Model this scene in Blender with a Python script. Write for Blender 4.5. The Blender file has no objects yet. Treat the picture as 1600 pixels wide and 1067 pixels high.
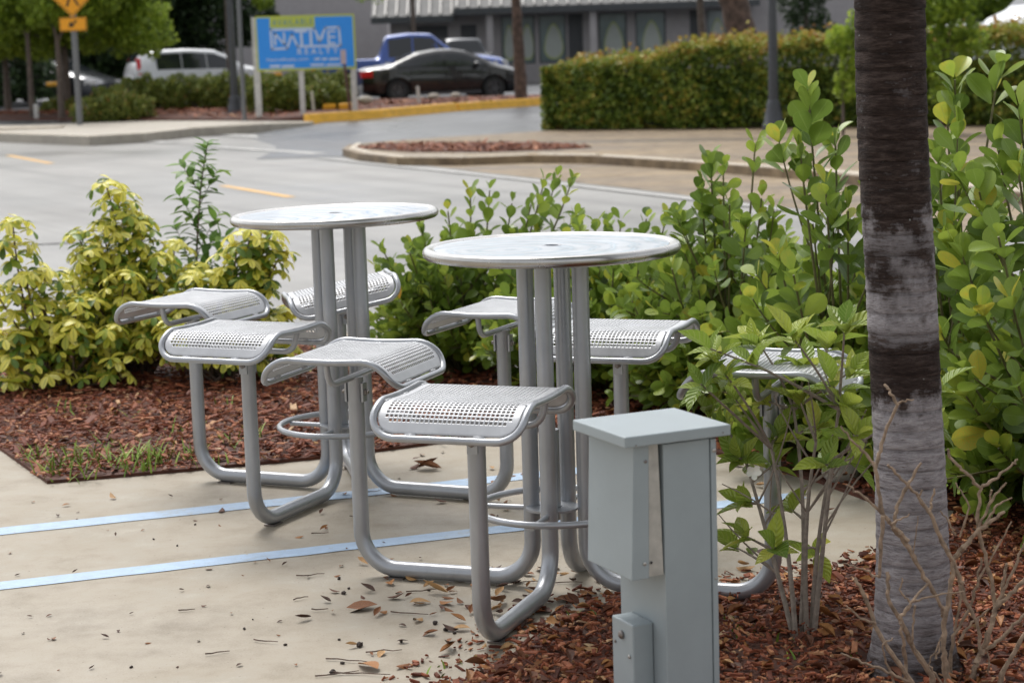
import bpy, bmesh, math, random
import numpy as np
from mathutils import Vector, Matrix, Quaternion

# ------------------------------------------------------------------ camera, light, exposure
scene = bpy.context.scene
COL = scene.collection
FPX = 3111.0                      # focal length in photo pixels (70 mm on a 36 mm wide frame, 1600 px)
PITCH = math.atan(461 / FPX)
ROLL = 0.031
EYE = Vector((0, 0, 1.655))
c_f = Vector((0, math.cos(PITCH), -math.sin(PITCH)))
c_u0 = Vector((0, math.sin(PITCH), math.cos(PITCH)))
c_r0 = Vector((1, 0, 0))
c_r = c_r0 * math.cos(ROLL) - c_u0 * math.sin(ROLL)
c_u = c_u0 * math.cos(ROLL) + c_r0 * math.sin(ROLL)
cam_d = bpy.data.cameras.new('camera')
cam = bpy.data.objects.new('camera', cam_d)
COL.objects.link(cam)
mw = Matrix.Identity(4)
for i in range(3):
    mw[i][0] = c_r[i]; mw[i][1] = c_u[i]; mw[i][2] = -c_f[i]; mw[i][3] = EYE[i]
cam.matrix_world = mw
cam_d.sensor_width = 36.0
cam_d.lens = 70.0
cam_d.clip_start = 0.05
cam_d.clip_end = 900
cam_d.dof.use_dof = True
cam_d.dof.focus_distance = 5.95
cam_d.dof.aperture_fstop = 5.0
scene.camera = cam

world = bpy.data.worlds.new('World')
scene.world = world
world.use_nodes = True
wn = world.node_tree
wn.nodes.clear()
w_out = wn.nodes.new('ShaderNodeOutputWorld')
w_bg = wn.nodes.new('ShaderNodeBackground')
w_sky = wn.nodes.new('ShaderNodeTexSky')
w_sky.sky_type = 'NISHITA'
w_sky.sun_disc = False
w_sky.sun_elevation = math.radians(58)
w_sky.sun_rotation = math.radians(-25)
w_sky.air_density = 1.0
w_sky.dust_density = 3.0
w_hs = wn.nodes.new('ShaderNodeHueSaturation')
w_hs.inputs['Saturation'].default_value = 0.16
w_bg.inputs['Strength'].default_value = 0.15
wn.links.new(w_sky.outputs[0], w_hs.inputs['Color'])
wn.links.new(w_hs.outputs[0], w_bg.inputs['Color'])
wn.links.new(w_bg.outputs[0], w_out.inputs['Surface'])

sun_d = bpy.data.lights.new('sun', 'SUN')
sun_d.energy = 1.1
sun_d.angle = math.radians(22)
sun_d.color = (1.0, 0.965, 0.91)
sun = bpy.data.objects.new('sun', sun_d)
COL.objects.link(sun)
az = math.radians(-25)
el = math.radians(58)
sdir = Vector((math.sin(az) * math.cos(el), math.cos(az) * math.cos(el), math.sin(el)))
sun.rotation_euler = sdir.to_track_quat('Z', 'Y').to_euler()
sun.location = (0, 0, 30)

scene.view_settings.view_transform = 'Standard'
scene.view_settings.look = 'None'
scene.view_settings.exposure = 0.68
scene.view_settings.gamma = 1
scene.view_settings.use_curve_mapping = False

# ------------------------------------------------------------------ helpers
def ray(px, py):
    return c_f * FPX + c_r * (px - 800) + c_u * (533.5 - py)

def G(px, py, z=0.0):
    """point of the level z that is seen at a photo pixel"""
    d = ray(px, py)
    return EYE + d * ((z - EYE.z) / d.z)

def P(px, py, Y):
    """point at distance Y seen at a photo pixel"""
    d = ray(px, py)
    return EYE + d * (Y / d.y)

def proj(p):
    v = Vector(p) - EYE
    f = v.dot(c_f)
    return 800 + FPX * v.dot(c_r) / f, 533.5 - FPX * v.dot(c_u) / f, f

def tag(o, label=None, cat=None, group=None, kind=None):
    if label: o['label'] = label
    if cat: o['category'] = cat
    if group: o['group'] = group
    if kind: o['kind'] = kind
    return o

def empty(name, loc=(0, 0, 0), rz=0.0, label=None, cat=None, group=None):
    o = bpy.data.objects.new(name, None)
    COL.objects.link(o)
    o.location = loc
    o.rotation_euler = (0, 0, rz)
    o.empty_display_size = 0.1
    return tag(o, label, cat, group)

def link_mesh(name, me, mat=None, parent=None, loc=None, rot=None):
    o = bpy.data.objects.new(name, me)
    COL.objects.link(o)
    if mat is not None and len(me.materials) == 0:
        me.materials.append(mat)
    if parent is not None: o.parent = parent
    if loc is not None: o.location = loc
    if rot is not None: o.rotation_euler = rot
    return o

def obj(name, bm, mat=None, parent=None, loc=None, rot=None, smooth=False, bevel=0.0):
    bmesh.ops.recalc_face_normals(bm, faces=bm.faces[:])
    me = bpy.data.meshes.new(name)
    if smooth:
        for f in bm.faces: f.smooth = True
    bm.to_mesh(me)
    bm.free()
    o = link_mesh(name, me, mat, parent, loc, rot)
    if smooth:
        try: me.set_sharp_from_angle(angle=math.radians(38))
        except Exception: pass
    if bevel:
        m = o.modifiers.new('bevel', 'BEVEL')
        m.width = bevel; m.segments = 2; m.limit_method = 'ANGLE'
    return o

def box(bm, c, s, rz=0.0, mi=0):
    cx, cy, cz = c; sx, sy, sz = s[0] / 2, s[1] / 2, s[2] / 2
    ca, sa = math.cos(rz), math.sin(rz)
    vs = []
    for dz in (-sz, sz):
        for dx, dy in ((-sx, -sy), (sx, -sy), (sx, sy), (-sx, sy)):
            vs.append(bm.verts.new((cx + dx * ca - dy * sa, cy + dx * sa + dy * ca, cz + dz)))
    for q in ((3, 2, 1, 0), (4, 5, 6, 7), (0, 1, 5, 4), (1, 2, 6, 5), (2, 3, 7, 6), (3, 0, 4, 7)):
        f = bm.faces.new([vs[k] for k in q]); f.material_index = mi
    return vs

def hexa(bm, lo, hi):
    """box from four lower and four upper points"""
    vs = [bm.verts.new(p) for p in list(lo) + list(hi)]
    n = len(lo)
    bm.faces.new(vs[:n][::-1]); bm.faces.new(vs[n:])
    for i in range(n):
        j = (i + 1) % n
        bm.faces.new((vs[i], vs[j], vs[n + j], vs[n + i]))

def slab(bm, pts, z1, z0):
    lo = [(p[0], p[1], z0) for p in pts]
    hi = [(p[0], p[1], z1) for p in pts]
    hexa(bm, lo, hi)

def fillet(pts, rad, n=8):
    pts = [Vector(p) for p in pts]
    out = [pts[0]]
    for i in range(1, len(pts) - 1):
        a, b, c = pts[i - 1], pts[i], pts[i + 1]
        u = (a - b).normalized(); v = (c - b).normalized()
        ang = u.angle(v)
        t = min(rad / math.tan(ang / 2), (a - b).length * .49, (c - b).length * .49)
        r = t * math.tan(ang / 2)
        cen = b + (u + v).normalized() * (r / math.sin(ang / 2))
        p0 = b + u * t; p1 = b + v * t
        q0 = (p0 - cen); q1 = (p1 - cen)
        for k in range(n + 1):
            w = k / n
            d = q0.normalized().slerp(q1.normalized(), w) * r if q0.angle(q1) > 1e-4 else q0
            out.append(cen + d)
    out.append(pts[-1])
    return out

def tube(bm, pts, r, seg=14, closed=False, cap=True, r1=None, jit=0.0):
    pts = [Vector(p) for p in pts]
    n = len(pts)
    tang = []
    for i in range(n):
        if closed:
            t = pts[(i + 1) % n] - pts[i - 1]
        else:
            t = pts[min(i + 1, n - 1)] - pts[max(i - 1, 0)]
        tang.append(t.normalized())
    ref = Vector((0, 0, 1)) if abs(tang[0].z) < .9 else Vector((1, 0, 0))
    nrm = (ref - tang[0] * ref.dot(tang[0])).normalized()
    rings = []
    for i in range(n):
        t = tang[i]
        nrm = (nrm - t * nrm.dot(t)).normalized()
        b = t.cross(nrm)
        rr = r if r1 is None else r + (r1 - r) * i / (n - 1)
        if jit: rr *= 1 + random.uniform(-jit, jit) + (jit * 1.6 if random.random() < .12 else 0)
        rings.append([bm.verts.new(pts[i] + (nrm * math.cos(2 * math.pi * k / seg) + b * math.sin(2 * math.pi * k / seg)) * rr) for k in range(seg)])
    m = n if closed else n - 1
    for i in range(m):
        A = rings[i]; B = rings[(i + 1) % n]
        off = 0
        if closed and i == n - 1:
            off = min(range(seg), key=lambda k: (A[0].co - B[k].co).length)
        for k in range(seg):
            bm.faces.new((A[k], A[(k + 1) % seg], B[(k + 1 + off) % seg], B[(k + off) % seg]))
    if cap and not closed:
        bm.faces.new(rings[0][::-1]); bm.faces.new(rings[-1])

def lathe(bm, prof, seg=32, c=(0, 0, 0)):
    rings = []
    for r, z in prof:
        if r < 1e-6:
            rings.append([bm.verts.new((c[0], c[1], c[2] + z))])
        else:
            rings.append([bm.verts.new((c[0] + r * math.cos(2 * math.pi * k / seg), c[1] + r * math.sin(2 * math.pi * k / seg), c[2] + z)) for k in range(seg)])
    for A, B in zip(rings[:-1], rings[1:]):
        for k in range(seg):
            k2 = (k + 1) % seg
            if len(A) == 1 and len(B) == 1: continue
            if len(A) == 1: bm.faces.new((A[0], B[k2], B[k]))
            elif len(B) == 1: bm.faces.new((A[k], A[k2], B[0]))
            else: bm.faces.new((A[k], A[k2], B[k2], B[k]))

def lerp(a, b, t): return a + (b - a) * t
def sstep(a, b, x):
    t = max(0.0, min(1.0, (x - a) / (b - a)))
    return t * t * (3 - 2 * t)

# ------------------------------------------------------------------ materials
def new_mat(name):
    m = bpy.data.materials.new(name)
    m.use_nodes = True
    nt = m.node_tree
    b = nt.nodes['Principled BSDF']
    return m, nt, b

def N(nt, t, **kw):
    n = nt.nodes.new(t)
    for k, v in kw.items():
        if k.startswith('i_'):
            n.inputs[k[2:].replace('_', ' ')].default_value = v
        else:
            setattr(n, k, v)
    return n

def ramp(nt, stops, fac=None):
    r = nt.nodes.new('ShaderNodeValToRGB')
    e = r.color_ramp.elements
    while len(e) < len(stops): e.new(0.5)
    for k, (p, c) in enumerate(stops):
        e[k].position = p
        e[k].color = (c[0], c[1], c[2], 1)
    if fac is not None: nt.links.new(fac, r.inputs[0])
    return r

def noise(nt, scale, detail=4, rough=.55, coord='Object', vec=None, stretch=None):
    n = N(nt, 'ShaderNodeTexNoise')
    n.inputs['Scale'].default_value = scale
    n.inputs['Detail'].default_value = detail
    n.inputs['Roughness'].default_value = rough
    if vec is None:
        tc = N(nt, 'ShaderNodeTexCoord')
        vec = tc.outputs[coord]
    if stretch is not None:
        mp = N(nt, 'ShaderNodeMapping')
        mp.inputs['Scale'].default_value = stretch
        nt.links.new(vec, mp.inputs['Vector'])
        vec = mp.outputs[0]
    nt.links.new(vec, n.inputs['Vector'])
    return n

def bump(nt, b, h, strength=.3, dist=.01):
    bp = N(nt, 'ShaderNodeBump')
    bp.inputs['Strength'].default_value = strength
    bp.inputs['Distance'].default_value = dist
    nt.links.new(h, bp.inputs['Height'])
    nt.links.new(bp.outputs[0], b.inputs['Normal'])
    return bp

def simple(name, col, rough=.5, metal=0.0, var=.12, scale=20.0, bstr=0.0, spec=.5, coat=0.0):
    """colour broken up by noise, roughness broken up too"""
    m, nt, b = new_mat(name)
    n = noise(nt, scale)
    lo = tuple(max(0, c * (1 - var)) for c in col); hi = tuple(min(1, c * (1 + var)) for c in col)
    r = ramp(nt, [(.3, lo), (.7, hi)], n.outputs['Fac'])
    nt.links.new(r.outputs[0], b.inputs['Base Color'])
    b.inputs['Metallic'].default_value = metal
    b.inputs['Specular IOR Level'].default_value = spec
    b.inputs['Coat Weight'].default_value = coat
    mr = N(nt, 'ShaderNodeMapRange')
    mr.inputs['To Min'].default_value = max(.02, rough - .08); mr.inputs['To Max'].default_value = min(1, rough + .08)
    n2 = noise(nt, scale * .4)
    nt.links.new(n2.outputs['Fac'], mr.inputs['Value'])
    nt.links.new(mr.outputs[0], b.inputs['Roughness'])
    if bstr: bump(nt, b, n.outputs['Fac'], bstr)
    return m

def ground_mat(name, stops, big=.6, fine=60, rough=(.55, .85), bstr=.25, stretch=None, speck=None, rot=0.0, streak=0.0):
    """layered ground: big blotches, medium stains, fine grain"""
    m, nt, b = new_mat(name)
    nb = noise(nt, big, 6, .6, stretch=stretch)
    nm = noise(nt, big * 7, 6, .65)
    nf = noise(nt, fine, 3, .7)
    mx = N(nt, 'ShaderNodeMath', operation='MULTIPLY_ADD')
    mx.inputs[1].default_value = .41
    nt.links.new(nm.outputs['Fac'], mx.inputs[0])
    mb = N(nt, 'ShaderNodeMath', operation='MULTIPLY'); mb.inputs[1].default_value = .41
    nt.links.new(nb.outputs['Fac'], mb.inputs[0])
    nt.links.new(mb.outputs[0], mx.inputs[2])
    m2 = N(nt, 'ShaderNodeMath', operation='MULTIPLY_ADD'); m2.inputs[1].default_value = .18
    nt.links.new(nf.outputs['Fac'], m2.inputs[0]); nt.links.new(mx.outputs[0], m2.inputs[2])
    r = ramp(nt, stops, m2.outputs[0])
    colout = r.outputs[0]
    if streak:      # long faint wear marks that follow the traffic
        tcs = N(nt, 'ShaderNodeTexCoord'); ms = N(nt, 'ShaderNodeMapping')
        ms.inputs['Rotation'].default_value = (0, 0, rot); nt.links.new(tcs.outputs['Object'], ms.inputs[0])
        ns_ = noise(nt, 1.0, 6, .6, vec=ms.outputs[0], stretch=(.045, 1.1, 1))
        rs_ = ramp(nt, [(.38, (1 - streak,) * 3), (.5, (1, 1, 1)), (.62, (1 + streak * .35,) * 3)], ns_.outputs['Fac'])
        mxs = N(nt, 'ShaderNodeMix', data_type='RGBA', blend_type='MULTIPLY'); mxs.inputs[0].default_value = 1
        nt.links.new(colout, mxs.inputs[6]); nt.links.new(rs_.outputs[0], mxs.inputs[7]); colout = mxs.outputs[2]
    if speck:
        ns = noise(nt, speck[0], 2, .6)
        rs = ramp(nt, [(speck[1], (0, 0, 0)), (speck[1] + .05, (1, 1, 1))], ns.outputs['Fac'])
        mix = N(nt, 'ShaderNodeMix', data_type='RGBA')
        nt.links.new(rs.outputs[0], mix.inputs[0])
        nt.links.new(colout, mix.inputs[6])
        mix.inputs[7].default_value = (*speck[2], 1)
        colout = mix.outputs[2]
    nt.links.new(colout, b.inputs['Base Color'])
    mr = N(nt, 'ShaderNodeMapRange')
    mr.inputs['From Min'].default_value = .35; mr.inputs['From Max'].default_value = .65
    mr.inputs['To Min'].default_value = rough[0]; mr.inputs['To Max'].default_value = rough[1]
    nt.links.new(nb.outputs['Fac'], mr.inputs['Value'])
    nt.links.new(mr.outputs[0], b.inputs['Roughness'])
    bump(nt, b, nf.outputs['Fac'], bstr, .004)
    return m

def leaf_mat(name, stops, rough=.35, trans=.3, rib=(.30, .36, .10), ribw=.05, veins=0.0, rim=0.0):
    """stops run over the per-leaf tint; rib along u = 0; optional side veins and pale rim"""
    m, nt, b = new_mat(name)
    at = N(nt, 'ShaderNodeAttribute', attribute_name='tint')
    nn = noise(nt, 30, 3)
    ad = N(nt, 'ShaderNodeMath', operation='MULTIPLY_ADD'); ad.inputs[1].default_value = .22
    nt.links.new(nn.outputs['Fac'], ad.inputs[0])
    sb = N(nt, 'ShaderNodeMath', operation='SUBTRACT'); sb.inputs[1].default_value = .11
    nt.links.new(at.outputs['Fac'], sb.inputs[0]); nt.links.new(sb.outputs[0], ad.inputs[2])
    r = ramp(nt, stops, ad.outputs[0])
    uv = N(nt, 'ShaderNodeUVMap', uv_map='UVMap')
    sp = N(nt, 'ShaderNodeSeparateXYZ'); nt.links.new(uv.outputs[0], sp.inputs[0])
    s5 = N(nt, 'ShaderNodeMath', operation='SUBTRACT'); s5.inputs[1].default_value = .5
    nt.links.new(sp.outputs['X'], s5.inputs[0])
    ab = N(nt, 'ShaderNodeMath', operation='ABSOLUTE'); nt.links.new(s5.outputs[0], ab.inputs[0])
    rr = ramp(nt, [(0, (1, 1, 1)), (ribw, (0, 0, 0))], ab.outputs[0])
    fac = rr.outputs[0]
    if rim:
        r3 = ramp(nt, [(.46, (0, 0, 0)), (.5, (rim, rim, rim))], ab.outputs[0])
        mm = N(nt, 'ShaderNodeMath', operation='MAXIMUM')
        nt.links.new(fac, mm.inputs[0]); nt.links.new(r3.outputs[0], mm.inputs[1]); fac = mm.outputs[0]
    mix = N(nt, 'ShaderNodeMix', data_type='RGBA')
    sc = N(nt, 'ShaderNodeMath', operation='MULTIPLY'); sc.inputs[1].default_value = .55
    nt.links.new(fac, sc.inputs[0]); nt.links.new(sc.outputs[0], mix.inputs[0])
    nt.links.new(r.outputs[0], mix.inputs[6]); mix.inputs[7].default_value = (*rib, 1)
    col = mix.outputs[2]
    if veins:
        v1 = N(nt, 'ShaderNodeMath', operation='MULTIPLY_ADD'); v1.inputs[1].default_value = -.55
        nt.links.new(ab.outputs[0], v1.inputs[0]); nt.links.new(sp.outputs['Y'], v1.inputs[2])
        v2 = N(nt, 'ShaderNodeMath', operation='MULTIPLY'); v2.inputs[1].default_value = veins
        nt.links.new(v1.outputs[0], v2.inputs[0])
        v3 = N(nt, 'ShaderNodeMath', operation='SINE'); nt.links.new(v2.outputs[0], v3.inputs[0])
        bump(nt, b, v3.outputs[0], .55, .003)
        r4 = ramp(nt, [(.8, (0, 0, 0)), (1, (.45, .45, .45))], v3.outputs[0])
        mx4 = N(nt, 'ShaderNodeMix', data_type='RGBA')
        nt.links.new(r4.outputs[0], mx4.inputs[0]); nt.links.new(col, mx4.inputs[6]); mx4.inputs[7].default_value = (*rib, 1)
        col = mx4.outputs[2]
    nt.links.new(col, b.inputs['Base Color'])
    b.inputs['Roughness'].default_value = rough
    b.inputs['Specular IOR Level'].default_value = .45
    tr = N(nt, 'ShaderNodeBsdfTranslucent')
    br = N(nt, 'ShaderNodeBrightContrast'); br.inputs['Bright'].default_value = .02
    nt.links.new(col, br.inputs['Color'])
    nt.links.new(br.outputs[0], tr.inputs['Color'])
    ms = N(nt, 'ShaderNodeMixShader'); ms.inputs[0].default_value = trans
    nt.links.new(b.outputs[0], ms.inputs[1]); nt.links.new(tr.outputs[0], ms.inputs[2])
    nt.links.new(ms.outputs[0], nt.nodes['Material Output'].inputs['Surface'])
    return m

M = {}
M['concrete'] = ground_mat('concrete', [(.36, (.20, .162, .112)), (.43, (.275, .234, .176)), (.5, (.335, .29, .226)), (.56, (.345, .308, .25)), (.64, (.42, .38, .315))], big=.8, fine=160, rough=(.5, .85), bstr=.2, speck=(70, .69, (.15, .12, .09)))
M['road'] = ground_mat('road_surface', [(.36, (.15, .145, .137)), (.5, (.205, .198, .187)), (.64, (.265, .257, .243))], big=.12, fine=70, rough=(.3, .65), bstr=.25, rot=math.radians(62), streak=.3)
M['asphalt'] = ground_mat('wet_asphalt', [(.35, (.045, .047, .05)), (.5, (.07, .073, .08)), (.65, (.11, .112, .12))], big=.25, fine=60, rough=(.25, .6), bstr=.2)
M['walk'] = ground_mat('far_pavement', [(.39, (.085, .058, .034)), (.46, (.15, .105, .062)), (.54, (.23, .17, .10)), (.64, (.33, .255, .165))], big=.5, fine=60, rough=(.5, .85), bstr=.3, stretch=(.35, 1.6, 1), rot=math.radians(20), streak=.35)
M['paleconc'] = ground_mat('pale_concrete', [(.33, (.27, .24, .2)), (.5, (.38, .345, .29)), (.62, (.46, .42, .36))], big=.6, fine=70, rough=(.5, .85), bstr=.3)
M['soil'] = ground_mat('mulch_soil', [(.35, (.035, .012, .007)), (.5, (.085, .027, .014)), (.65, (.15, .05, .028))], big=3, fine=90, rough=(.7, .95), bstr=.8)
M['earth'] = ground_mat('earth', [(.35, (.06, .05, .03)), (.6, (.12, .1, .06))], big=.2, fine=20)
M['kerb'] = ground_mat('kerb_concrete', [(.33, (.30, .25, .19)), (.48, (.46, .40, .32)), (.62, (.58, .52, .43))], big=1.2, fine=60, rough=(.6, .9), bstr=.4)
M['kerb_yellow'] = simple('yellow_kerb_paint', (.78, .42, .035), .55, var=.15, scale=6, bstr=.15)
M['line_blue'] = ground_mat('pale_blue_line_paint', [(.38, (.33, .37, .41)), (.45, (.34, .45, .59)), (.6, (.40, .53, .70))], big=3, fine=160, rough=(.45, .7), speck=(60, .68, (.36, .33, .28)))
M['line_white'] = ground_mat('worn_white_paint', [(.40, (.25, .245, .235)), (.52, (.40, .395, .38)), (.62, (.5, .49, .47))], big=2, fine=60)
M['line_yellow'] = ground_mat('worn_yellow_paint', [(.35, (.5, .30, .10)), (.55, (.68, .40, .12))], big=2, fine=60)
# silver coated steel, with fine drops and streaks left by rain
def silver(name, col=(.36, .375, .40), metal=.55, rough=.36, drops=True):
    m, nt, b = new_mat(name)
    n = noise(nt, 9, 5, .6, stretch=(1, 1, .4))
    r = ramp(nt, [(.3, tuple(c * .86 for c in col)), (.7, tuple(c * 1.1 for c in col))], n.outputs['Fac'])
    g = noise(nt, 55, 4, .7)
    dirt = ramp(nt, [(.70, (0, 0, 0)), (.80, (.5, .5, .5))], g.outputs['Fac'])
    mx = N(nt, 'ShaderNodeMix', data_type='RGBA'); nt.links.new(dirt.outputs[0], mx.inputs[0])
    nt.links.new(r.outputs[0], mx.inputs[6]); mx.inputs[7].default_value = (.13, .12, .11, 1)
    nt.links.new(mx.outputs[2], b.inputs['Base Color'])
    b.inputs['Metallic'].default_value = metal
    mr = N(nt, 'ShaderNodeMapRange'); mr.inputs['To Min'].default_value = rough - .1; mr.inputs['To Max'].default_value = rough + .12
    nt.links.new(n.outputs['Fac'], mr.inputs['Value']); nt.links.new(mr.outputs[0], b.inputs['Roughness'])
    if drops:
        v = N(nt, 'ShaderNodeTexVoronoi'); v.inputs['Scale'].default_value = 150
        tc = N(nt, 'ShaderNodeTexCoord'); nt.links.new(tc.outputs['Object'], v.inputs['Vector'])
        r2 = ramp(nt, [(.0, (1, 1, 1)), (.28, (0, 0, 0))], v.outputs['Distance'])
        bump(nt, b, r2.outputs[0], .22, .0012)
    return m
M['steel'] = silver('silver_steel_tube', (.38, .395, .42), .55, .33)
M['seat'] = silver('silver_seat_panel', (.50, .51, .53), .3, .38)
M['rimsteel'] = silver('bare_steel_rim', (.46, .45, .435), 1.0, .25, False)
M['bolt'] = simple('bolt_steel', (.22, .2, .19), .4, .8)

def table_print(name, blue, seed):
    """glossy worn print of swirling pale blue and white under lacquer"""
    m, nt, b = new_mat(name)
    tc = N(nt, 'ShaderNodeTexCoord')
    mp = N(nt, 'ShaderNodeMapping'); mp.inputs['Location'].default_value = (seed, seed * .7, 0)
    nt.links.new(tc.outputs['Object'], mp.inputs[0])
    wv = N(nt, 'ShaderNodeTexWave', wave_type='RINGS', rings_direction='Z')
    wv.inputs['Scale'].default_value = 2.2; wv.inputs['Distortion'].default_value = 5.5
    wv.inputs['Detail'].default_value = 3; wv.inputs['Detail Scale'].default_value = 1.4
    nt.links.new(mp.outputs[0], wv.inputs[0])
    r = ramp(nt, [(.1, (.46, .49, .54)), (.3, (.30, .37, .44)), (.45, (.45, .48, .53)), (.56, blue), (.66, (.33, .40, .47)), (.9, (.48, .51, .56))], wv.outputs['Fac'])
    n2 = noise(nt, 14, 5, .6)
    r2 = ramp(nt, [(.38, (.80, .80, .80)), (.62, (1, 1, 1))], n2.outputs['Fac'])
    mx = N(nt, 'ShaderNodeMix', data_type='RGBA', blend_type='MULTIPLY'); mx.inputs[0].default_value = 1
    nt.links.new(r.outputs[0], mx.inputs[6]); nt.links.new(r2.outputs[0], mx.inputs[7])
    nt.links.new(mx.outputs[2], b.inputs['Base Color'])
    b.inputs['Roughness'].default_value = .33
    b.inputs['Coat Weight'].default_value = .12
    v = N(nt, 'ShaderNodeTexVoronoi'); v.inputs['Scale'].default_value = 120
    nt.links.new(tc.outputs['Object'], v.inputs['Vector'])
    r3 = ramp(nt, [(.0, (1, 1, 1)), (.2, (0, 0, 0))], v.outputs['Distance'])
    bump(nt, b, r3.outputs[0], .07, .001)
    return m

# ------------------------------------------------------------------ ground, road, pavements
def zlot(Y): return -.112 + .132 * sstep(37, 44, Y) + .18 * sstep(43, 61, Y)
def GL(px, py, h):
    """point on the car park slope, h above it, seen at a pixel"""
    z = 0.0
    for _ in range(20):
        p = G(px, py, z); z = zlot(p.y) + h
    return p

bm = bmesh.new()
for a in range(1): box(bm, (0, 150, -.35), (900, 900, .3))
tag(obj('ground', bm, M['earth']), 'flat bare earth under the whole site', kind='structure')

bm = bmesh.new()
vs = [bm.verts.new(p) for p in ((-90, 5, -.12), (60, 5, -.12), (60, 52, -.12), (-90, 52, -.12))]
bm.faces.new(vs)
tag(obj('road', bm, M['road']), 'pale grey worn street surface running across the view', kind='structure')

# near pavement slab: limit towards the road is the kerb line
kerbA = Vector((-9.0, 12.75)); kerbB = Vector((-1.9, 12.1)); kerbC = Vector((-.72, 11.25)); kerbD = Vector((8.0, -7.5))
near_line = [Vector((-16, 13.2)), kerbA, kerbB, kerbC, Vector((2.4, 8.9)), Vector((9, 5.4)), Vector((16, 3.0))]
bm = bmesh.new()
pl = [(-16, -6), (16, -6)] + [(p.x, p.y) for p in near_line[::-1]]
slab(bm, pl, 0.0, -.19)
tag(obj('plaza_pavement', bm, M['concrete']), 'tan concrete pavement under the tables', kind='structure')

def kerb_run(name, pts, h0, h1, w, piece, mat, label, gap=.012, zf=None):
    """kerb stones one by one along a line"""
    root = empty(name, (pts[0][0], pts[0][1], 0))
    tag(root, label, kind='structure')
    o0 = Vector((pts[0][0], pts[0][1], 0))
    for a, b in zip(pts[:-1], pts[1:]):
        a = Vector((a[0], a[1])); b = Vector((b[0], b[1]))
        L = (b - a).length; n = max(1, round(L / piece))
        d = (b - a).normalized(); nn = Vector((-d.y, d.x))
        for i in range(n):
            p = a + d * (L * i / n + gap / 2); q = a + d * (L * (i + 1) / n - gap / 2)
            zp, zq = (zf(p.y), zf(q.y)) if zf else (0, 0)
            jz = random.uniform(-.008, .008)
            lo = []; hi = []
            for pt, zz, s in ((p, zp, 0), (q, zq, 0), (q, zq, 1), (p, zp, 1)):
                e = pt + nn * (w * s)
                lo.append(Vector((e.x, e.y, zz + h0)) - o0)
                ins = min(.13, w * .55) if s == 0 and w > 0 else (-.02 if s == 0 else 0)
                e2 = pt + nn * (w * s + ins)
                hi.append(Vector((e2.x, e2.y, zz + h1 + jz)) - o0)
            bmk = bmesh.new(); hexa(bmk, lo, hi)
            obj('kerb_stone', bmk, mat, root, bevel=.018)
    return root
random.seed(5)
kerb_run('near_kerb', [(p.x, p.y) for p in near_line[::-1]][1:], -.19, .012, -.16, 1.5, M['kerb'], 'concrete kerb between the near bed and the street')

# far side: parking lot sheet rising gently, pavements, gutter
bm = bmesh.new()
ys = [34 + i * 1.5 for i in range(17)] + [62, 80, 110, 160]
rows = [[bm.verts.new((x, y, zlot(y) - (.35 if x < -4.8 and y < 49.5 else 0))) for x in (-120, -7.5, -4.2, 0, 120)] for y in ys]
for A, B in zip(rows[:-1], rows[1:]):
    for k in range(4): bm.faces.new((A[k], A[k + 1], B[k + 1], B[k]))
tag(obj('parking_lot', bm, M['asphalt']), 'dark wet asphalt of the car park across the street', kind='structure')

bm = bmesh.new()
gp = [G(x, y, -.116) for x, y in ((470, 230), (600, 250), (740, 268), (1000, 296), (1240, 325), (1900, 420), (1900, 255), (1200, 220), (500, 218))]
f = bm.faces.new([bm.verts.new((p.x, p.y, -.116)) for p in gp])
tag(obj('far_gutter', bm, M['walk']), 'brown stained concrete strip below the far kerb', kind='structure')

kl = [G(x, y, 0) for x, y in ((545, 226), (535, 233), (560, 240), (620, 246.5), (720, 247), (830, 243), (925, 244), (1053, 252), (1237, 265.5), (1420, 283), (1900, 335))]
back = [(kl[-1].x + 6, 44), (2.2, 44), (.9, 41.8)] + [(G(x, y, 0).x, G(x, y, 0).y) for x, y in ((848, 205), (700, 214), (600, 221))]
bm = bmesh.new()
slab(bm, [(p.x, p.y) for p in kl] + back, 0.0, -.19)
tag(obj('far_pavement', bm, M['walk']), 'brown stained concrete pavement in front of the clipped hedge', kind='structure')
kerb_run('far_kerb', [(p.x, p.y) for p in kl], -.18, .02, .24, 2.4, M['kerb'], 'cracked concrete kerb blocks across the street', gap=.05)

bm = bmesh.new()
ll = [G(x, y, .03) for x, y in ((-260, 200), (0, 212), (140, 217), (225, 212), (300, 204), (420, 197), (487, 195), (560, 176), (400, 166), (230, 170), (60, 176), (-260, 175))]
ll[7:] = [Vector((-4.6, 51.5, 0)), Vector((-9, 53.5, 0)), Vector((-14, 55.5, 0)), Vector((-20, 57.5, 0)), Vector((-32, 60, 0))]
slab(bm, [(p.x, p.y) for p in ll], .075, -.19)
tag(obj('far_left_pavement', bm, M['paleconc']), 'pale pavement corner below the realty sign', kind='structure')
kerb_run('far_left_kerb', [(p.x, p.y) for p in ll[:7]], -.18, .085, .24, 3.0, M['kerb'], 'pale kerb along the far left pavement')
yk = [GL(487, 193, .0), GL(600, 185, .0), GL(720, 174, .0), GL(850, 165, .0)]
kerb_run('yellow_kerb', [(p.x, p.y) for p in yk], -.1, .2, .3, 2.4, M['kerb_yellow'], 'yellow painted kerb beside the car park entrance', zf=zlot)

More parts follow.
